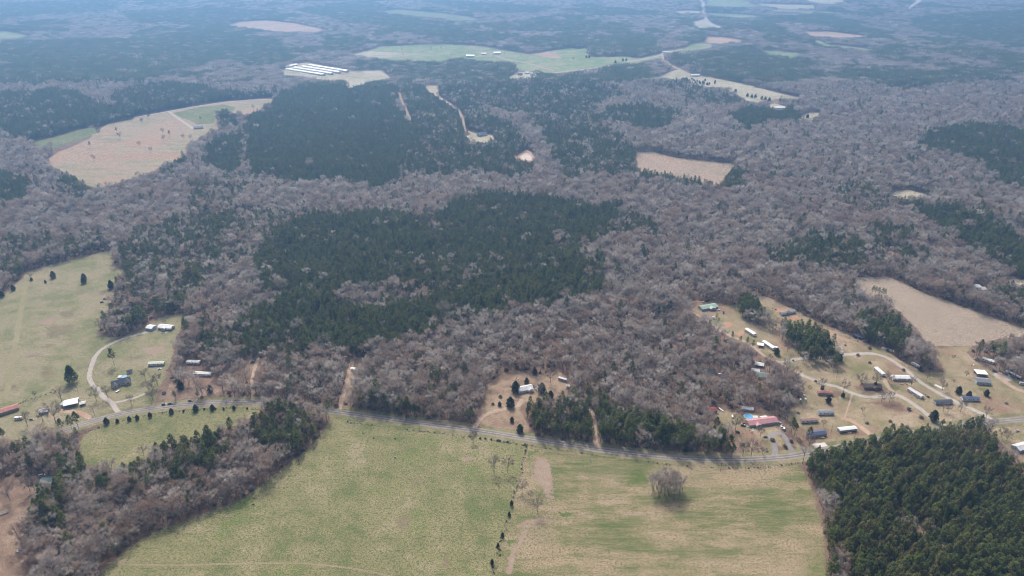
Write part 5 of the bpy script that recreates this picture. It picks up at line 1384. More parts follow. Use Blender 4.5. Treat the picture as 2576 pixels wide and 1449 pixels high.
def vehicle(px, py, deg, kind, col, label, group=None, name=None):
    g = ground(px, py)
    e = empty(name or ('pickup_truck' if kind == 'pickup' else 'van' if kind == 'van' else 'parked_car'), (g.x, g.y, 0.16), R(deg), label, 'truck' if kind == 'pickup' else 'van' if kind == 'van' else 'car', group)
    body, cab, w = CARP[kind]
    if kind == 'pickup':
        MB().prism(body, -w / 2, w / 2).build("body", PAINT[col], e)
        MB().box(-2.62, -.9, -w / 2 + .12, w / 2 - .12, 1.125, 1.14).build("bed", PAL['dark'], e)
    else:
        MB().prism(body, -w / 2, w / 2).build("body", PAINT[col], e)
    c = MB()
    iw = w / 2 - .08
    tw_ = w / 2 - .28
    x = [p[0] for p in cab]; zz = [p[1] for p in cab]
    c.hexa([(x[0], -iw, zz[0]), (x[1], -iw, zz[1]), (x[1], iw, zz[1]), (x[0], iw, zz[0])], [(x[3], -tw_, zz[3]), (x[2], -tw_, zz[2]), (x[2], tw_, zz[2]), (x[3], tw_, zz[3])])
    c.build("cabin_glass", PAL['glass'], e)
    r_ = MB()
    r_.hexa([(x[3] - .03, -tw_ - .03, zz[3]), (x[2] + .03, -tw_ - .03, zz[2]), (x[2] + .03, tw_ + .03, zz[2]), (x[3] - .03, tw_ + .03, zz[3])], [(x[3], -tw_, zz[3] + .07), (x[2], -tw_, zz[2] + .07), (x[2], tw_, zz[2] + .07), (x[3], tw_, zz[3] + .07)])
    r_.build("roof", PAINT[col], e)
    f = body[2][0]
    for sx in (-0.62, 0.62):
        for s in (-1, 1):
            link("wheel", wheel_mesh(), e, (sx * body[1][0], s * (w / 2 - .1), 0.36))
    for s in (-1, 1):
        panel("headlight", PAL['chrome'], e, f + .0, s * (w / 2 - .3), body[2][1] - .12, 0.06, 0.3, 0.14)
    return e


def tangent(px):
    q = min(range(len(road_pts) - 1), key=lambda i: (road_pts[i] - ground(*px)).length)
    d = road_pts[q + 1] - road_pts[q]
    return math.degrees(math.atan2(d.y, d.x))


V_ = vehicle
V_(413, 1018.5, tangent((413, 1020)), 'suv', 'black', "black car first of two stopped close together on the left bend")
V_(429, 1016.5, tangent((429, 1017)), 'pickup', 'black', "black truck second of two stopped close together on the left bend")
V_(479, 1009, tangent((479, 1014)), 'sedan', 'black', "black car pulled onto the verge above the left bend")
V_(401, 929, 30, 'sedan', 'white', "white car below the green roofed mobile home")
V_(257, 761, 35, 'suv', 'black', "lower dark vehicle of two in the open left pasture")
V_(264, 753, 20, 'suv', 'grey', "upper dark vehicle of two in the open left pasture")
V_(1349, 981, -50, 'sedan', 'white', "white car right of the streaked roof house")
V_(1341, 972, -50, 'pickup', 'green', "dark truck behind the white car at the streaked roof house")
V_(1972, 1080, 70, 'van', 'white', "white van at the right end of the red roofed ranch house")
V_(1966, 1077, 80, 'pickup', 'white', "white truck beside the white van at the ranch house")
V_(1963, 1067, -60, 'suv', 'silver', "silver car at the back corner of the ranch house")
V_(1925, 1100, 5, 'sedan', 'green', "dark green car on the grey loop drive")
V_(1855, 1088, -15, 'suv', 'black', "black car parked under the big bare tree left of the ranch house")
V_(1823, 1080, 10, 'sedan', 'grey', "grey car at the wood edge left of the bare tree")
V_(1870, 1066, 15, 'sedan', 'red', "red car at the left end of the ranch house")
V_(1869, 1072, -20, 'suv', 'black', "black car among clutter at the left end of the ranch house")
V_(2013, 1008, 75, 'van', 'white', "lower left of three white vehicles parked close together at the wood edge")
V_(2022, 998, 60, 'pickup', 'white', "uppermost of three white vehicles parked close together at the wood edge")
V_(2026, 1006, 80, 'suv', 'white', "lower right of three white vehicles parked close together at the wood edge")
V_(2316, 934, -60, 'suv', 'black', "black car on the sandy patch below the white camper")
V_(1820, 787, 80, 'pickup', 'blue', "blue truck in the yard right of the green roofed house")
V_(1875, 801, -40, 'sedan', 'grey', "dark car alone in the dry yard above the garden plot")
V_(1770, 761, -25, 'sedan', 'white', "white car behind the green roofed house")
V_(1778, 759, -20, 'suv', 'black', "black car behind the green roofed house")
V_(1807, 781, 10, 'sedan', 'white', "white car in front of the green roofed house")
V_(2000, 871, 60, 'van', 'white', "white van beside the dark pine row in the dry lot")
V_(1811, 944, 20, 'van', 'white', "white van beside the cabin deep in the bare woods")
V_(106, 1198, 30, 'van', 'white', "white van in front of the lower left wooded house")
V_(80, 1056, 0, 'sedan', 'grey', "grey car under bare trees right of the white camper")
V_(2558, 1085, 20, 'sedan', 'silver', "silver car in the grass at the right edge below the road")


def camper(px, py, deg, L, label, mat='white'):
    g = ground(px, py)
    e = empty('camper', (g.x, g.y, 0.03), R(deg), label, 'camper')
    prof = [(-L / 2, .5), (L / 2 - .3, .5), (L / 2, 1.2), (L / 2 - .5, 2.9), (-L / 2 + .2, 2.95), (-L / 2, 2.6)]
    MB().prism(prof, -1.2, 1.2).build("body", PAL[mat], e)
    MB().box(-L / 2 + .2, L / 2 - .6, -1.1, 1.1, 2.96, 3.05).build("roof", PAL['r_white'], e)
    for i in range(3):
        panel("window", PAL['glass'], e, -L / 2 + L * (i + .6) / 3.4, -1.21, 1.95, 1.1, 0.04, 0.6)
    for s in (-1, 1): link("wheel", wheel_mesh(), e, (-L * .1, s * 1.05, .36))
    MB().box(L / 2 - .3, L / 2 + 1.1, -.06, .06, .45, .55).build("tow_bar", PAL['dark'], e)
    return e


camper(48, 1055, 3, 8, "small white camper on the grass beside the rusty barn")
camper(2303, 921, -62, 11, "white camper parked on the grass above the upper lane", 'white')
camper(2573, 968, -20, 7, "white camper at the right edge beside the lot drive")


def rig(px0, px1):
    a, b = ground(*px0), ground(*px1)
    d = b - a
    ln = d.length
    c = (a + b) / 2
    e = empty('tanker_truck', (c.x, c.y, 0.1), math.atan2(d.y, d.x), "white tanker truck and long trailer parked beside the gravel lot", 'truck')
    h = ln / 2
    MB().tube((-h + 4.6, 0, 2.3), (h, 0, 2.3), 1.15, 1.15, 14, 0, True).build("tank", PAINT['white'], e)
    MB().box(-h + 4.0, h - .2, -.5, .5, .9, 1.15).build("frame", PAL['dark'], e)
    MB().prism([(-h, .7), (-h + 3.6, .7), (-h + 3.6, 3.2), (-h + 1.8, 3.3), (-h + 1.4, 2.0), (-h, 1.8)], -1.15, 1.15).build("cab", PAINT['white'], e)
    MB().prism([(-h + 1.36, 2.05), (-h + 1.46, 2.05), (-h + 1.8, 3.15), (-h + 1.7, 3.15)], -1.0, 1.0).build("windscreen", PAL['glass'], e)
    for x_ in (-h + .9, -h + 4.4, h - 2.4, h - 1.2):
        for s in (-1, 1): link("wheel", wheel_mesh(), e, (x_, s * 1.0, .36)).scale = (1.35, 1.35, 1.35)


rig((2530, 936), (2567, 955))


def boat(px, py, deg, L, label):
    g = ground(px, py)
    e = empty('boat', (g.x, g.y, 0.03), R(deg), label, 'boat')
    mb = MB()
    st = [(-.5, .9, .5), (0, 1.0, .45), (.3, .8, .5), (.5, .05, .8)]
    for i, (t, w, z0) in enumerate(st):
        mb.v += [(t * L, -w, 1.1), (t * L, -w * .5, z0), (t * L, w * .5, z0), (t * L, w, 1.1)]
    for i in range(3):
        b = i * 4
        mb.f += [(b, b + 1, b + 5, b + 4), (b + 1, b + 2, b + 6, b + 5), (b + 2, b + 3, b + 7, b + 6)]
    mb.f += [(0, 3, 2, 1)]
    mb.m = [0] * len(mb.f)
    mb.build("hull", PAL['white'], e)
    MB().hexa([(-.45 * L, -.8, .95), (.4 * L, -.5, .95), (.4 * L, .5, .95), (-.45 * L, .8, .95)], [(-.45 * L, -.8, 1.0), (.4 * L, -.5, 1.0), (.4 * L, .5, 1.0), (-.45 * L, .8, 1.0)]).build("deck", PAL['r_white'], e)
    MB().box(-.55 * L, .55 * L, -.5, .5, .32, .42).build("trailer", PAL['dark'], e)
    for s in (-1, 1): link("wheel", wheel_mesh(), e, (-.15 * L, s * .95, .36))


boat(1814, 1032, -62, 8, "white boat on a trailer right of the red roofed barn")
boat(297, 985, 62, 5, "small pale boat on the lawn in front of the cream house")
boat(1842, 1048, 80, 5, "narrow white boat on the lawn left of the round pool")


# ------------------------------------------------------------------ pools, decks, slabs
def round_pool(px, py, r, label, deck=None):
    g = ground(px, py)
    e = empty('swimming_pool', (g.x, g.y, 0.03), 0, label, 'pool')
    n = 36
    mb = MB()
    for i in range(n):
        a0, a1 = 2 * math.pi * i / n, 2 * math.pi * (i + 1) / n
        q = [(math.cos(a) * rr, math.sin(a) * rr, z_) for a in (a0, a1) for rr, z_ in ((r + .25, 0), (r + .25, 1.3), (r, 1.3), (r, .6))]
        mb.add(q, [(0, 4, 5, 1), (1, 5, 6, 2), (2, 6, 7, 3)])
    mb.build("pool_wall", PAL['poolliner'], e)
    MB().add([(math.cos(2 * math.pi * i / n) * r, math.sin(2 * math.pi * i / n) * r, 1.12) for i in range(n)], [tuple(range(n))]).build("water", PAL['poolwater'], e)
    if deck:
        x0, x1, y0, y1 = deck
        MB().box(x0, x1, y0, y1, 0.0, 1.25).build("deck", PAL['r_streak'], e)
    return e


round_pool(1882.6, 1050, 4.6, "round above-ground pool with blue water behind the ranch house", (4.4, 9.5, -2.5, 1.5))
round_pool(312, 949, 2.8, "round pool with white deck behind the dark roofed cream house", (-6.5, -2.9, -2.5, 2.0))


def slab(px, py, deg, L, W, label, mat='concrete', name='concrete_slab', cat='slab', th=0.15):
    g = ground(px, py)
    o = MB().hexa([(-L / 2, -W / 2, 0), (L / 2, -W / 2, 0), (L / 2, W / 2, 0), (-L / 2, W / 2, 0)], [(-L / 2 + .03, -W / 2 + .03, th), (L / 2 - .03, -W / 2 + .03, th), (L / 2 - .03, W / 2 - .03, th), (-L / 2 + .03, W / 2 - .03, th)]).build(name, PAL[mat], None, (g.x, g.y, 0.06))
    o.rotation_euler[2] = R(deg)
    return tag(o, label, cat)


slab(2233, 879, -40, 14, 6, "bare pale concrete slab above the upper lane")
slab(2362, 973, -55, 10, 4, "pale rubble slab beside the upper lane")
slab(2062, 1120, 10, 14, 6, "pale gravel pad in front of the blue roofed mobile home", 'concrete')


def deck(px, py, deg, L, W, label):
    g = ground(px, py)
    e = empty('deck', (g.x, g.y, 0.05), R(deg), label, 'deck')
    nb = int(W / .3)
    bmesh_ = MB().box(-L / 2, L / 2, -.13, .13, .75, .8).mesh("board", PAL['deckwood'])
    for i in range(nb): link("board", bmesh_, e, (0, -W / 2 + .15 + i * .3, 0))
    for sx in (-1, 1):
        for sy in (-1, 1): MB().box(-.08, .08, -.08, .08, 0, 1.6).build("post", PAL['deckwood'], e, (sx * (L / 2 - .1), sy * (W / 2 - .1), 0))
    MB().box(-L / 2, L / 2, -W / 2 - .03, -W / 2 + .03, 1.55, 1.65).build("railing", PAL['deckwood'], e)


deck(2068, 1101.5, 6, 4.5, 2.6, "wooden deck at the door of the dark blue roofed mobile home")
deck(2136, 1090, 5, 4.0, 2.4, "wooden deck on the near side of the pale blue mobile home")


def tank(px, py, r, label):
    g = ground(px, py)
    e = empty('water_tank', (g.x, g.y, 0.03), 0, label, 'tank')
    MB().cyl(0, 0, 0, r * 1.6, r, 16).build("barrel", PAL['white'], e)
    MB().tube((0, 0, r * 1.6), (0, 0, r * 1.95), r, r * .25, 16, 0, True).build("dome", PAL['white'], e)


tank(1794, 801, 1.6, "round white tank beside the lane below the green roofed house")


# ------------------------------------------------------------------ poles and fences
def power_pole(px, py, label, H=11):
    g = ground(px, py)
    e = empty('power_pole', (g.x, g.y, 0), R(random.uniform(-10, 10)), label, 'pole', 'wooden power poles')
    MB().tube((0, 0, -.3), (0, 0, H), .17, .11, 8, 0, True).build("shaft", PAL['pole'], e)
    MB().box(-1.2, 1.2, -.06, .06, H - .8, H - .65).build("crossarm", PAL['pole'], e)
    for xx in (-1.1, 0, 1.1): MB().cyl(xx, 0, H - .65, H - .4, .06, 8).build("insulator", PAL['chrome'], e)


for px, py, lb in [(1812, 1187, "wooden power pole in the hayfield below the road, alone"), (2090, 1090, "wooden power pole between the two lowest mobile homes"), (2104, 950, "wooden power pole in the green lawn above the lane"),
                   (2148, 1105, "wooden power pole at the edge of the pine stand"), (197, 988, "wooden power pole in the grass left of the gravel drive"), (239, 1047, "wooden power pole near the red track at the left bend"), (2285, 925, "wooden power pole beside the top of the upper lane"),
                   (1185, 1100, "grey pole by the pasture fence where the loop drive meets the road"), (690, 1028, "wooden power pole on the outside of the left bend"), (2421, 1012, "wooden power pole left of the white mobile home with blue roof")]:
    power_pole(px, py, lb)


def fence(path, label, step=4.0):
    pts = smooth_path(path, step)
    c = pts[0]
    e = empty('wire_fence', (c.x, c.y, 0), 0, label, 'fence')
    mb, wr = MB(), MB()
    prev = None
    for p in pts:
        q = p - Vector((c.x, c.y, 0))
        mb.box(q.x - .09, q.x + .09, q.y - .09, q.y + .09, 0, 1.35 + random.uniform(-.1, .1))
        if prev is not None:
            for z_ in (.5, .85, 1.2): wr.tube((prev.x, prev.y, z_), (q.x, q.y, z_), .012, .012, 3)
        prev = q
    tag(mb.build("posts", PAL['pole'], e), kind="stuff")
    wr.build("wire", PAL['grey'], e)
    return e


fence([(1325, 1121), (1316, 1166), (1300, 1223), (1280, 1299), (1249, 1399), (1238, 1449), (1215, 1520)], "wire fence dividing the big pasture from the hayfield")
fence([(869, 1062), (1025, 1081), (1092, 1088), (1209, 1103), (1325, 1121)], "wire fence along the top of the big pasture below the road")
fence([(1325, 1121), (1500, 1145), (1600, 1159), (1717, 1172), (1884, 1178), (1984, 1170), (2006, 1166)], "wire fence along the top of the hayfield below the road")
fence([(215, 1088), (300, 1059), (378, 1043), (433, 1035), (535, 1028), (600, 1026), (655, 1031)], "wire fence with cedars along the oval pasture inside the bend")
fence([(-40, 1050), (0, 1034), (80, 1004), (140, 985), (190, 984), (215, 980)], "wire fence crossing the left pasture above the barns")
fence([(2337, 873), (2400, 872), (2451, 872)], "wire fence between the stubble field and the green lawn")


# ------------------------------------------------------------------ single trees and bushes
def tree_at(px, py, pr, scale, label, name='cedar_tree', group=None, cat='tree', sz=1.0):
    g = ground(px, py)
    return plant(name, pr, (g.x, g.y, g.z), (scale, scale, scale * sz), random.uniform(0, 6.28), label, cat, group)


tree_at(288, 919, P_BIGPINE[0], 1.15, "tall open pine alone on the lawn above the cream house", 'pine_tree')
tree_at(183, 962, P_BROAD[0], 0.95, "broad dark evergreen in the pasture left of the gravel drive", 'evergreen_tree')
for i, (px, py, s, lb) in enumerate([(135, 699, 1.15, "dark cedar left of the middle pair in the left pasture"), (212, 703, 1.05, "upper cedar of the touching pair in the left pasture"), (212, 712, 1.1, "lower cedar of the touching pair in the left pasture"),
                                     (281, 725, 1.3, "dark cedar beside the tree edge in the left pasture"), (34, 730, .9, "cedar near the left edge of the pasture"), (7, 746, .9, "cedar cut by the left edge of the pasture"), (80, 706, .55, "little cedar under a thin bare tree in the left pasture"), (115, 712, .5, "low cedar bush left of the dark cedar in the left pasture")]):
    tree_at(px, py, P_CEDAR[i % 4], s * 1.2, lb, group="cedars in the left pasture")
row = [(269, 1066, 1.25), (296, 1063, .75), (326, 1058, .85), (346, 1055, .9), (378, 1049, .95), (432, 1040, 1.05), (462, 1037, .5), (493, 1034, 1.3), (514, 1031, .4), (535, 1031, 1.1), (543, 1030, .35), (563, 1031, .5), (589, 1030, .8), (622, 1029, .4)]
ords = ["largest dark cedar at the left end of the roadside row", "second", "third", "fourth", "fifth", "sixth", "seventh", "eighth", "ninth", "tenth", "eleventh", "twelfth", "thirteenth", "rightmost"]
for i, (px, py, s) in enumerate(row):
    tree_at(px, py, P_CEDAR[i % 4], s * .8, ords[0] if i == 0 else "%s cedar%s of the row inside the left bend" % (ords[i], " from the left" if i < 13 else ""), group="cedar row inside the left bend")
for i, (px, py, s) in enumerate([(1287, 1271, .85), (1281, 1298, .7), (1264, 1351, .8), (1253, 1376, .7), (1238, 1420, .85)]):
    tree_at(px, py, P_CEDAR[i % 4], (s * .62), "%s slim cedar down the fence between pasture and hayfield" % ("topmost", "second", "third", "fourth", "lowest")[i], group="cedars down the dividing fence", sz=1.4)
for i, (px, py, s, lb) in enumerate([(1288, 1061, .8, "low round bush in the brown half circle of the loop drive"), (1308, 1087, 1.25, "dark cedar in the brown half circle beside the road"), (1297, 985, 1.75, "round dark cedar left of the streaked roof house"), (1363, 987, 1.6, "round dark cedar right of the streaked roof house"),
                                     (1325, 966, 1.05, "dark cedar behind the streaked roof house"), (1284, 1023, 1.6, "upright dark cedar above the loop drive"), (1257, 1021, .7, "low cedar by the top of the loop drive"), (1259, 1000, .6, "small cedar left of the streaked roof house yard"), (1346, 940, .9, "small cedar at the top of the house clearing"),
                                     (1240, 1018, .5, "scrubby bush in the open yard above the loop drive"), (1385, 1001, 1.2, "dark cedar at the top of the roadside pine belt"),
                                     (2083, 1013, 1.05, "dark cone shaped cedar between mobile homes below the lane"), (2410, 990, 1.2, "dark cedar on the lawn right of the upper lane, left of a pair"), (2436, 1000, 1.05, "dark cedar just above the white mobile home with blue roof"), (2347, 1057, 1.6, "large dark evergreen overhanging the lane near the road"),
                                     (2112, 907, 1.1, "dark cedar at the tip of the pine row beside the lane"), (1995, 908, .4, "small round bush at the fork of the sandy lane"), (2200, 975, .9, "small evergreen in front of the brown brick house"), (1953, 892, 1.2, "young dark pine shaped tree below the long white mobile home"),
                                     (455, 978, 1.35, "round dark cedar near the abandoned trailers, left of the pair"), (444, 955, 1.3, "dark cedar at the tree edge above the left bend"), (530, 985, 1.1, "dark cedar in the clearing right of the abandoned trailers"),
                                     (1990, 1112, .55, "round shrub in the grey loop garden"), (1976, 1128, .5, "clipped dark bush in the grey loop near the road"), (2158, 895, .6, "little dark cedar beside the upper lane"), (2068, 980, .7, "dark bush at the foot of a bare tree by the lane"), (2120, 998, .7, "dark bush at the foot of a bare tree in the lane fork"),
                                     (2480, 995, 1.0, "broad scrub bush on the lawn right of the upper lane")]):
    tree_at(px, py, P_CEDAR[i % 4] if s > .65 else P_BUSH[i % 2], s if s > .65 else s * 2, lb, 'cedar_tree' if s > .65 else 'bush', cat='tree' if s > .65 else 'bush')
for i, (px, py) in enumerate([(1208, 1104), (1221, 1104.5), (1236, 1107), (1251, 1109), (1254, 1109.3), (1258, 1110), (1277, 1113), (1321, 1119), (1324, 1125), (1322, 1135)]):
    tree_at(px, py, P_BUSH[i % 2], .62, "%s small dark bush along the pasture fence below the road" % ("first", "second", "third", "fourth", "fifth", "sixth", "seventh", "eighth", "ninth", "tenth")[i], 'bush', "small bushes along the pasture fence", 'bush', 1.3)

for i, (px, py, s, lb) in enumerate([(1243, 1188, 1.05, "hazy bare tree left of a pair standing in the big pasture"), (1277, 1187, .95, "dark bare tree right of a pair standing in the big pasture"), (1313, 1239, .9, "bare tree on the fence between pasture and hayfield"), (1335, 1256, .55, "thin bare tree in the hayfield below the fence tree"), (1352, 1288, .95, "bare tree at the curve of the bare soil strip"),
                                     (1190, 1112, .7, "leaning bare snag at the fence by the loop drive"), (2163, 976, 1.05, "large bare tree behind the brown brick house, left"), (2203, 972, .95, "bare tree behind the brown brick house, right"), (2235, 963, .85, "bare tree beside the end-on mobile home"), (2064, 984, .95, "tall bare tree at the bend of the lane"),
                                     (2121, 988, .9, "bare tree in the lane fork left of the brick house"), (2217, 1012, .8, "left bare tree of two below the lane"), (2237, 1012, .8, "right bare tree of two below the lane"), (2291, 975, .8, "bare tree behind the slantwise silver roofed home"), (2370, 982, .85, "bare tree right of the upper lane"), (2330, 958, .7, "bare tree left of the upper lane near the bend"),
                                     (2372, 1036, .6, "left small bare tree below the blue mobile home"), (2384, 1038, .6, "right small bare tree below the blue mobile home"), (2416, 1036, .8, "low spreading bare tree beside the upper lane"), (2479, 1052, .8, "bare tree where the upper lane meets the road"),
                                     (1849, 1083, 1.15, "big bare tree left of the ranch house"), (1889, 1148, 1.1, "wide bare tree beside the road left of the grey loop"), (1868, 1148, .85, "narrow bare tree left of the wide one beside the road"), (1918, 1143, .6, "small bare tree right of the wide one beside the road"), (1912, 1100, .7, "bare tree in front of the ranch house"),
                                     (2035, 1128, .9, "bare tree in the litter patch beside the road"), (1980, 885, .9, "bare tree in the dry lot right of the long white home, left"), (2002, 883, .75, "bare tree in the dry lot right of the long white home, right"),
                                     (140, 1062, 1.35, "huge dark bare tree in front of the white roofed barn"), (108, 1060, .95, "bare tree over the old grey shed"), (70, 1072, 1.0, "bare tree below the white camper"), (155, 1010, 1.0, "bare tree behind the white roofed barn"), (243, 1008, 1.05, "bare tree at the mouth of the gravel drive"), (272, 1003, .95, "bare tree at the corner of the cream house"), (331, 1020, .75, "bare tree on the lawn by the gravel spur"),
                                     (366, 955, .9, "spreading bare tree right of the cream house"), (90, 1000, .5, "small bare tree in the left pasture by the fence"), (386, 1008, 1.0, "bare tree at the tip of the woods above the left bend"), (385, 985, 1.05, "bare tree at the wood edge right of the cream house"), (398, 972, 1.0, "tall bare tree below the white car near the woods"),
                                     (255, 833, 1.0, "bare tree at the left tip of the woods above the garage"), (78, 700, .6, "thin bare tree standing in the left pasture"), (26, 1260, .9, "bare tree beside the log pile"), (76, 1238, 1.0, "left bare tree of two beside the lower left house"), (88, 1236, 1.0, "right bare tree of two beside the lower left house"),
                                     (363, 1150, .8, "pale bare tree above the lower left woodlot"), (1385, 962, .9, "tall thin bare tree right of the streaked roof house"), (1354, 996, .9, "tall bare trunk in front of the streaked roof house"), (1431, 1000, .9, "tall bare tree below the tiny white hut"), (2530, 1112, .8, "bare tree in the grass at the right edge below the road"), (2518, 1100, .7, "bare tree right of the pine stand"),
                                     (1685, 782, .9, "pale bare tree standing in the woods left of the green roofed house")]):
    tree_at(px, py, P_OAK[i % 3], s, lb, 'bare_tree', "single bare trees around the fields and homes")

rng_c = np.random.default_rng(77)
gc = ground(1681, 1244)
cl_lab = ("left", "middle", "right", "rear", "front")
for i in range(26):
    a, r_ = i * 2.4, 2.35 * math.sqrt(i)
    plant('bare_tree', P_HARD[i % 4], (gc.x + r_ * 1.3 * math.cos(a), gc.y + 4 + r_ * 1.05 * math.sin(a), 0), 1.0 + .22 * float(rng_c.uniform()), float(rng_c.uniform(0, 6)), "bare tree in the square clump standing alone in the hayfield", 'tree', "bare trees of the clump in the hayfield")
# lone trees of the far clearings
for i, (px, py, s) in enumerate([(228, 372, 1.0), (303, 350, 1.0), (294, 335, .9), (358, 312, .9), (410, 338, .9), (427, 344, 1.0), (351, 370, .8), (381, 384, .8), (237, 405, .9), (462, 352, .8), (481, 353, .8), (412, 355, .9), (505, 305, .9), (638, 277, .9), (250, 341, 1.1), (375, 300, .9)]):
    if i in (0, 2, 5, 12):
        tree_at(px, py, P_BIGPINE[i % 3], s * .8, "tall lone pine left standing in the far left clearing", 'pine_tree', "lone pines of the far left clearing")
    else:
        tree_at(px, py, P_OAK[i % 3], s * 1.0, "lone bare tree left standing in the far left clearing", 'bare_tree', "lone bare trees of the far left clearing")
for i, (px, py, s) in enumerate([(1011, 131, 1.1), (1085, 128, 1.1), (1109, 129, 1.3), (1270, 140, 1.1), (1240, 148, 1), (1310, 143, 1.1), (1442, 155, 1.1), (1014, 143, .9), (1135, 142, 1.0)]):
    tree_at(px, py, P_HARD[i % 4], s, "lone bare tree in the green valley pasture", 'bare_tree', "lone bare trees of the green valley pasture")
for i, (px, py) in enumerate([(1475, 146), (1482, 146), (1567, 154), (1575, 153), (1548, 159)]):
    tree_at(px, py, P_TALLCEDAR[i % 2], 1.2, "dark evergreen beside the road in the green valley pasture", 'evergreen_tree', "evergreens of the green valley pasture")
for i in range(26):
    px, py = random.uniform(1722, 1800), 0
    py = 203 + (px - 1722) * .10 + random.uniform(-5, 6)
    tree_at(px, py, P_CEDAR[i % 4], random.uniform(.8, 1.2), "small dark cedar dotting the pale hillside field", 'cedar_tree', "cedars dotting the pale hillside field")
for i, (px, py) in enumerate([(1880, 243), (1891, 246), (1900, 246), (1916, 250), (1925, 252), (1935, 254), (1850, 232), (1990, 281), (2031, 297)]):
    tree_at(px, py, P_TALLCEDAR[i % 2], 1.25, "rounded dark tree in the lower part of the pale hillside field", 'evergreen_tree', "rounded trees of the pale hillside field")
for i in range(22):
    px = 1602 + i * 8.4 + random.uniform(-3, 3)
    tree_at(px, 440 + (px - 1602) * .17 + random.uniform(-3, 4), P_PINE[i % 5], random.uniform(.85, 1.1), "pine in the row along the lower edge of the brown field", 'pine_tree', "pines along the brown field")
for i, (px, py) in enumerate([(2200, 743), (2208, 745), (2217, 747), (2224, 749), (2193, 740)]):
    tree_at(px, py, P_PINE[i % 5], .8, "pine in the small group at the edge of the stubble field", 'pine_tree', "pines at the stubble field edge")
for i, (px, py, s) in enumerate([(1806, 815, .7), (1802, 806, .75), (1793, 838, .8), (1841, 855, .8), (1861, 866, .9), (1878, 872, 1.0), (1893, 880, 1.05), (1768, 812, .8), (1842, 846, .6)]):
    tree_at(px, py, P_PINE[i % 5], s * .8, "pine along the left side of the sandy lane below the green roofed house", 'pine_tree', "pines along the sandy lane")
for i, (px, py, s) in enumerate([(1800, 1086, 1.0), (1815, 1112, 1.1), (1832, 1135, 1.1), (1840, 1150, .9), (1792, 1108, 1.0), (1826, 1150, 1.0), (1990, 1088, 1.0), (1998, 1098, .9), (2032, 1108, .9)]):
    tree_at(px, py, P_BIGPINE[i % 3], s * .92, "large pine beside the ranch house lot near the road", 'pine_tree', "large pines around the ranch house lot")
for i, (px, py, s) in enumerate([(183, 1085, 1.0), (198, 1078, 1.05), (160, 1090, .9), (12, 1110, .8), (318, 1200, .85), (275, 1228, .9), (258, 1238, .9), (400, 1150, .9), (415, 1148, .8), (480, 1150, .95), (470, 1130, .7), (548, 1122, .9), (583, 1090, 1.0), (608, 1098, .9), (640, 1095, 1.0), (660, 1080, 1.0), (718, 1062, 1.05), (742, 1050, .9), (690, 1085, .9)]):
    tree_at(px, py, P_BIGPINE[i % 3], s * .98, "tall ragged pine rising above the lower left woodlot", 'pine_tree', "tall pines of the lower left woodlot")


# ------------------------------------------------------------------ cattle
def cow_mesh(mat):
    """one continuous body: loft along the spine, four legs, neck and head grown with a skin surface"""
    V = [(-.75, 0, 1.15), (-.3, 0, 1.12), (.25, 0, 1.12), (.7, 0, 1.18), (1.05, 0, 1.3), (1.3, 0, 1.2), (1.55, 0, 1.0)]
    E = [(i, i + 1) for i in range(6)]
    Rr = [.30, .40, .42, .34, .2, .16, .11]
    for x_, at in ((-.72, 0), (.62, 3)):
        for s in (-1, 1):
            b = len(V)
            V += [(x_, s * .2, .85), (x_ + (-.06 if at == 0 else .02), s * .22, .45), (x_, s * .22, .04)]
            Rr += [.15, .085, .065]
            E += [(at, b), (b, b + 1), (b + 1, b + 2)]
    b = len(V); V += [(-1.0, 0, 1.05), (-1.02, 0, .55)]; Rr += [.05, .03]; E += [(0, b), (b, b + 1)]
    for s in (-1, 1):
        b = len(V); V += [(1.28, s * .24, 1.32)]; Rr += [.05]; E += [(5, b)]
    me = bpy.data.meshes.new("cow_body")
    me.from_pydata(V, E, [])
    o = bpy.data.objects.new("tmp", me)
    C.objects.link(o)
    o.modifiers.new("skin", 'SKIN')
    for v, r_ in zip(me.skin_vertices[0].data, Rr): v.radius = (r_, r_)
    me.skin_vertices[0].data[1].use_root = True
    sb = o.modifiers.new("sub", 'SUBSURF'); sb.levels = 1; sb.render_levels = 1
    dg = bpy.context.evaluated_depsgraph_get()
    out = bpy.data.meshes.new_from_object(o.evaluated_get(dg))
    out.name = "cow_body"
    bpy.data.objects.remove(o)
    out.materials.clear(); out.materials.append(mat)
    return out


COWS = {k: cow_mesh(PAL[k]) for k in ('hide_black', 'hide_brown', 'hide_pied')}
for i, (px, py, k, lb) in enumerate([(875, 1062, 'hide_black', "black cow at the top left of the big pasture near the fence"), (914, 1091, 'hide_brown', "brown cow near the top left of the big pasture"), (940, 1104, 'hide_black', "black cow right of the brown cow in the big pasture"), (994, 1105, 'hide_black', "black cow in the upper middle of the big pasture"),
                                     (994, 1152, 'hide_pied', "black and white cow in the open middle of the big pasture"), (638, 1271, 'hide_black', "black cow beside the lower left woodlot"), (2087, 884 + 100, 'hide_brown', "brown animal on the grass below the lane")]):
    g = ground(px, py)
    o = link('cow', COWS[k], None, (g.x, g.y, 0.02))
    o.rotation_euler[2] = random.uniform(0, 6.28)
    tag(o, lb, 'cow', "cattle in the big pasture")

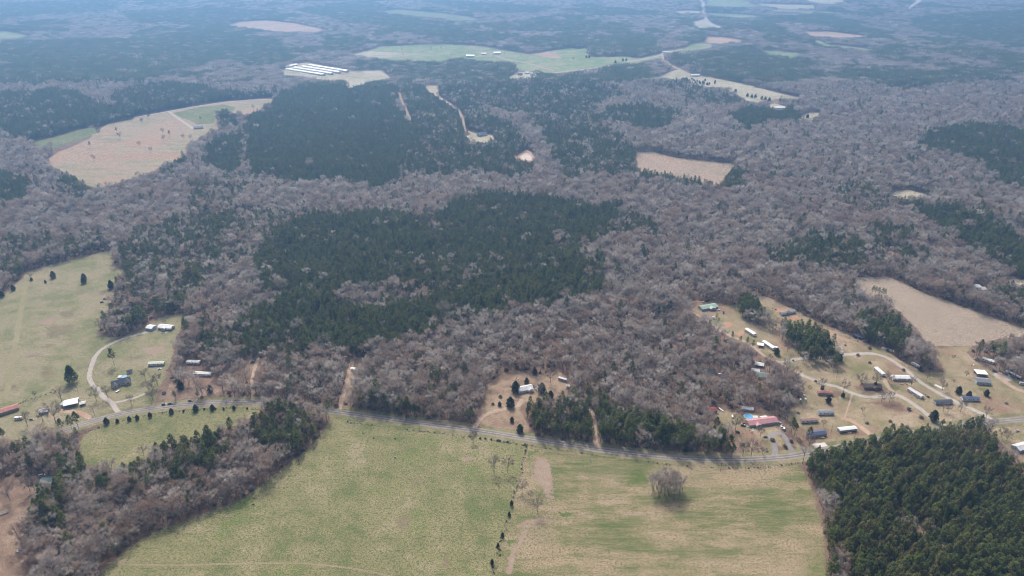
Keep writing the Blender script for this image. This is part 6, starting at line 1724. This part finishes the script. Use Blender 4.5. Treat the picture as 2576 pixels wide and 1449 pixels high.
# ------------------------------------------------------------------ log pile and brush piles
g = ground(10, 1290)
e = empty('log_pile', (g.x, g.y, 0.05), R(35), "pile of pale cut logs in the yard at the lower left edge", 'log pile')
lm = MB().tube((-3.5, 0, 0), (3.5, 0, 0), .26, .22, 8, 0, True).mesh("log", PAL['log'])
for i in range(14):
    o = link("log", lm, e, (random.uniform(-.6, .6), (i % 7 - 3) * .75, .26 + .5 * (i // 7)))
    o.rotation_euler = (0, random.uniform(-.03, .03), random.uniform(-.18, .18))
for px, py, s, lb in [(176, 1357, 1.3, "dark brush pile in the shade below the lower left woods"), (1316, 931, 1.0, "brush pile at the top of the house clearing")]:
    g = ground(px, py)
    e = empty('brush_pile', (g.x, g.y, 0.03), 0, lb, 'brush pile')
    rb = np.random.default_rng(int(px))
    mb = MB()
    for i in range(90):
        p = rb.normal(size=2) * (2.2, 1.4)
        d = rb.normal(size=3) * (1, 1, .25)
        z_ = max(.1, 1.2 - .25 * np.hypot(*p)) * rb.uniform(.2, 1)
        mb.tube((p[0] - d[0], p[1] - d[1], z_), (p[0] + d[0], p[1] + d[1], z_ + abs(d[2])), .06, .02, 3)
    mb.build("branches", PAL['brush'], e).scale = (s, s, s)


# ------------------------------------------------------------------ yard clutter
PAL['tarp'] = surf('blue_tarp', (0.05, 0.16, 0.45), 0.6, 0.2, 1.0)
PAL['junkred'] = surf('faded_red_paint', (0.42, 0.08, 0.06), 0.6, 0.2, 1.0)
KEYS = ['white', 'wood', 'grey', 'r_rust', 'tarp', 'junkred', 'concrete', 'dark']
for px, py, k, lb in [(1876, 1072, 7, "clutter of bins and boards at the left end of the ranch house"), (1892, 1086, 5, "small white and grey yard junk in front of the ranch house"), (1821, 1084, 4, "junk pile at the wood edge left of the black car"), (1905, 1049, 6, "pale pool gear stacked right of the round pool"),
                      (1949, 777, 4, "building scraps on the red clay by the new mobile home"), (2155, 858, 6, "lumber and scraps below the black sided mobile home"), (2176, 860, 5, "scrap heap right of the black sided mobile home"), (1300, 955, 6, "scattered boards in the clearing left of the old house"),
                      (1793, 776, 5, "yard junk behind the green roofed house"), (1813, 768, 4, "pale junk right of the green roofed house"), (2300, 1000, 4, "white bins left of the slantwise silver roofed home"), (2325, 992, 4, "boards right of the slantwise silver roofed home"), (2275, 967, 5, "clutter between the lane and the pale mobile home"),
                      (1786, 935, 5, "junk behind the cabin in the bare woods"), (1865, 935, 5, "pale scrap in the woods between cabin and green roofed house"), (411, 838, 4, "building sand and boards in front of the white manufactured home"), (232, 1052, 4, "red scrap by the power pole at the left bend"), (2446, 918, 4, "orange scrap at the edge of the shaded trees"),
                      (60, 1345, 6, "scrap pile in the lower left yard"), (48, 1385, 5, "pale boards at the bottom of the lower left yard"), (1916, 880, 4, "bins beside the white carport")]:
    g = ground(px, py)
    e = empty('junk_pile', (g.x, g.y, 0.06), R(random.uniform(0, 180)), lb, 'junk')
    for i in range(k):
        mk = PAL[random.choice(KEYS)]
        x_, y_ = random.uniform(-3.2, 3.2), random.uniform(-2.2, 2.2)
        t_ = i % 3
        if t_ == 0:
            o = MB().cyl(0, 0, 0, .9, .32, 12).build("barrel", mk, e, (x_, y_, 0))
        elif t_ == 1:
            a_, b_, c_ = random.uniform(.5, 1.2), random.uniform(.4, .9), random.uniform(.5, 1.1)
            o = MB().hexa([(-a_, -b_, 0), (a_, -b_, 0), (a_, b_, 0), (-a_, b_, 0)], [(-a_ * .92, -b_ * .92, c_), (a_ * .92, -b_ * .92, c_), (a_ * .92, b_ * .92, c_), (-a_ * .92, b_ * .92, c_)]).build("crate", mk, e, (x_, y_, 0))
        else:
            o = MB().box(-1.4, 1.4, -.35, .35, .05, .13).build("board", mk, e, (x_, y_, 0))
        o.rotation_euler[2] = random.uniform(0, 3)


# scrub along the fences, and shrubs about the lots
sx, sy, ss = [], [], []
for path, dens, spread in (([(1325, 1123), (1316, 1166), (1300, 1223), (1280, 1299), (1249, 1399), (1238, 1449), (1215, 1520)], 2.2, 1.0), ([(869, 1062), (1025, 1081), (1092, 1088), (1209, 1103), (1325, 1121)], 3.2, .6),
                           ([(1325, 1121), (1500, 1145), (1717, 1172), (1884, 1178), (2006, 1166)], 4.0, .5), ([(-40, 1050), (0, 1034), (80, 1004), (140, 985)], 2.0, .9), ([(215, 1088), (300, 1059), (433, 1035), (600, 1026), (655, 1031)], 3.0, .8)):
    for q_ in smooth_path(path, dens):
        if random.random() < .75:
            sx.append(q_.x + random.gauss(0, spread)); sy.append(q_.y + random.gauss(0, spread)); ss.append(random.uniform(.18, .5))
ss = np.array(ss)
gn_forest('fence_scrub', np.column_stack([sx, sy, np.zeros(len(sx))]), np.array([random.uniform(0, 6.28) for _ in sx]), np.repeat(ss[:, None], 3, 1), np.array([random.choice((0, 0, 1, 1, 2)) for _ in sx]),
          [p_[2] for p_ in P_SHRUB + P_BUSH], "low dead scrub and briars tangled along the pasture fences", "scrub")
spots = [(2050, 880), (2130, 868), (2185, 878), (2020, 862), (1990, 845), (1960, 850), (1905, 812), (1890, 806), (1935, 905), (2150, 935), (2185, 915), (2240, 905), (2270, 930), (2050, 960), (2035, 985), (2110, 1030), (2165, 1040), (2205, 1045), (2240, 1060), (2180, 1065), (2290, 1030), (2308, 1042), (2320, 1052), (2300, 1010), (2330, 1000), (2400, 965), (2430, 950), (2420, 920), (2395, 905), (2500, 1000), (2530, 1015), (2460, 975), (2005, 1040), (1995, 1055), (2070, 1075), (2100, 1110), (1930, 1135), (1870, 1120), (1900, 1125), (1835, 1060), (1945, 1110), (1965, 1110), (1972, 1120), (2040, 830), (2075, 840), (2110, 855), (1985, 790), (1930, 770)]
for i, (px, py) in enumerate(spots[::2] + spots[1::6]):
    tree_at(px + random.uniform(-4, 4), py + random.uniform(-2, 2), (P_SHRUB + P_OAK)[i % 5] if i % 3 else P_SHRUB[i % 2], (random.uniform(.7, 1.3) if (i % 5 < 2 or i % 3 == 0) else random.uniform(.3, .5)), "small bare shrub or sapling dotted about the mobile home lots", 'bare_shrub', "bare shrubs about the mobile home lots", 'shrub')

# ------------------------------------------------------------------ haze
hz = MB().box(-27000, 27000, -27000, 27000, -60, 470).build("haze", [])
hm = bpy.data.materials.new("haze")
hn, hl = nodes_of(hm)
hn.remove(hn["Principled BSDF"])
pv = hn.new("ShaderNodeVolumePrincipled")
pv.inputs["Color"].default_value = (0.27, 0.56, 1.0, 1)
pv.inputs["Density"].default_value = 1.7e-4
pv.inputs["Anisotropy"].default_value = 0.5
hl.new(pv.outputs[0], hn["Material Output"].inputs["Volume"])
hz.data.materials.append(hm)
tag(hz, "thin blue haze filling the valley air", "haze", kind="stuff")
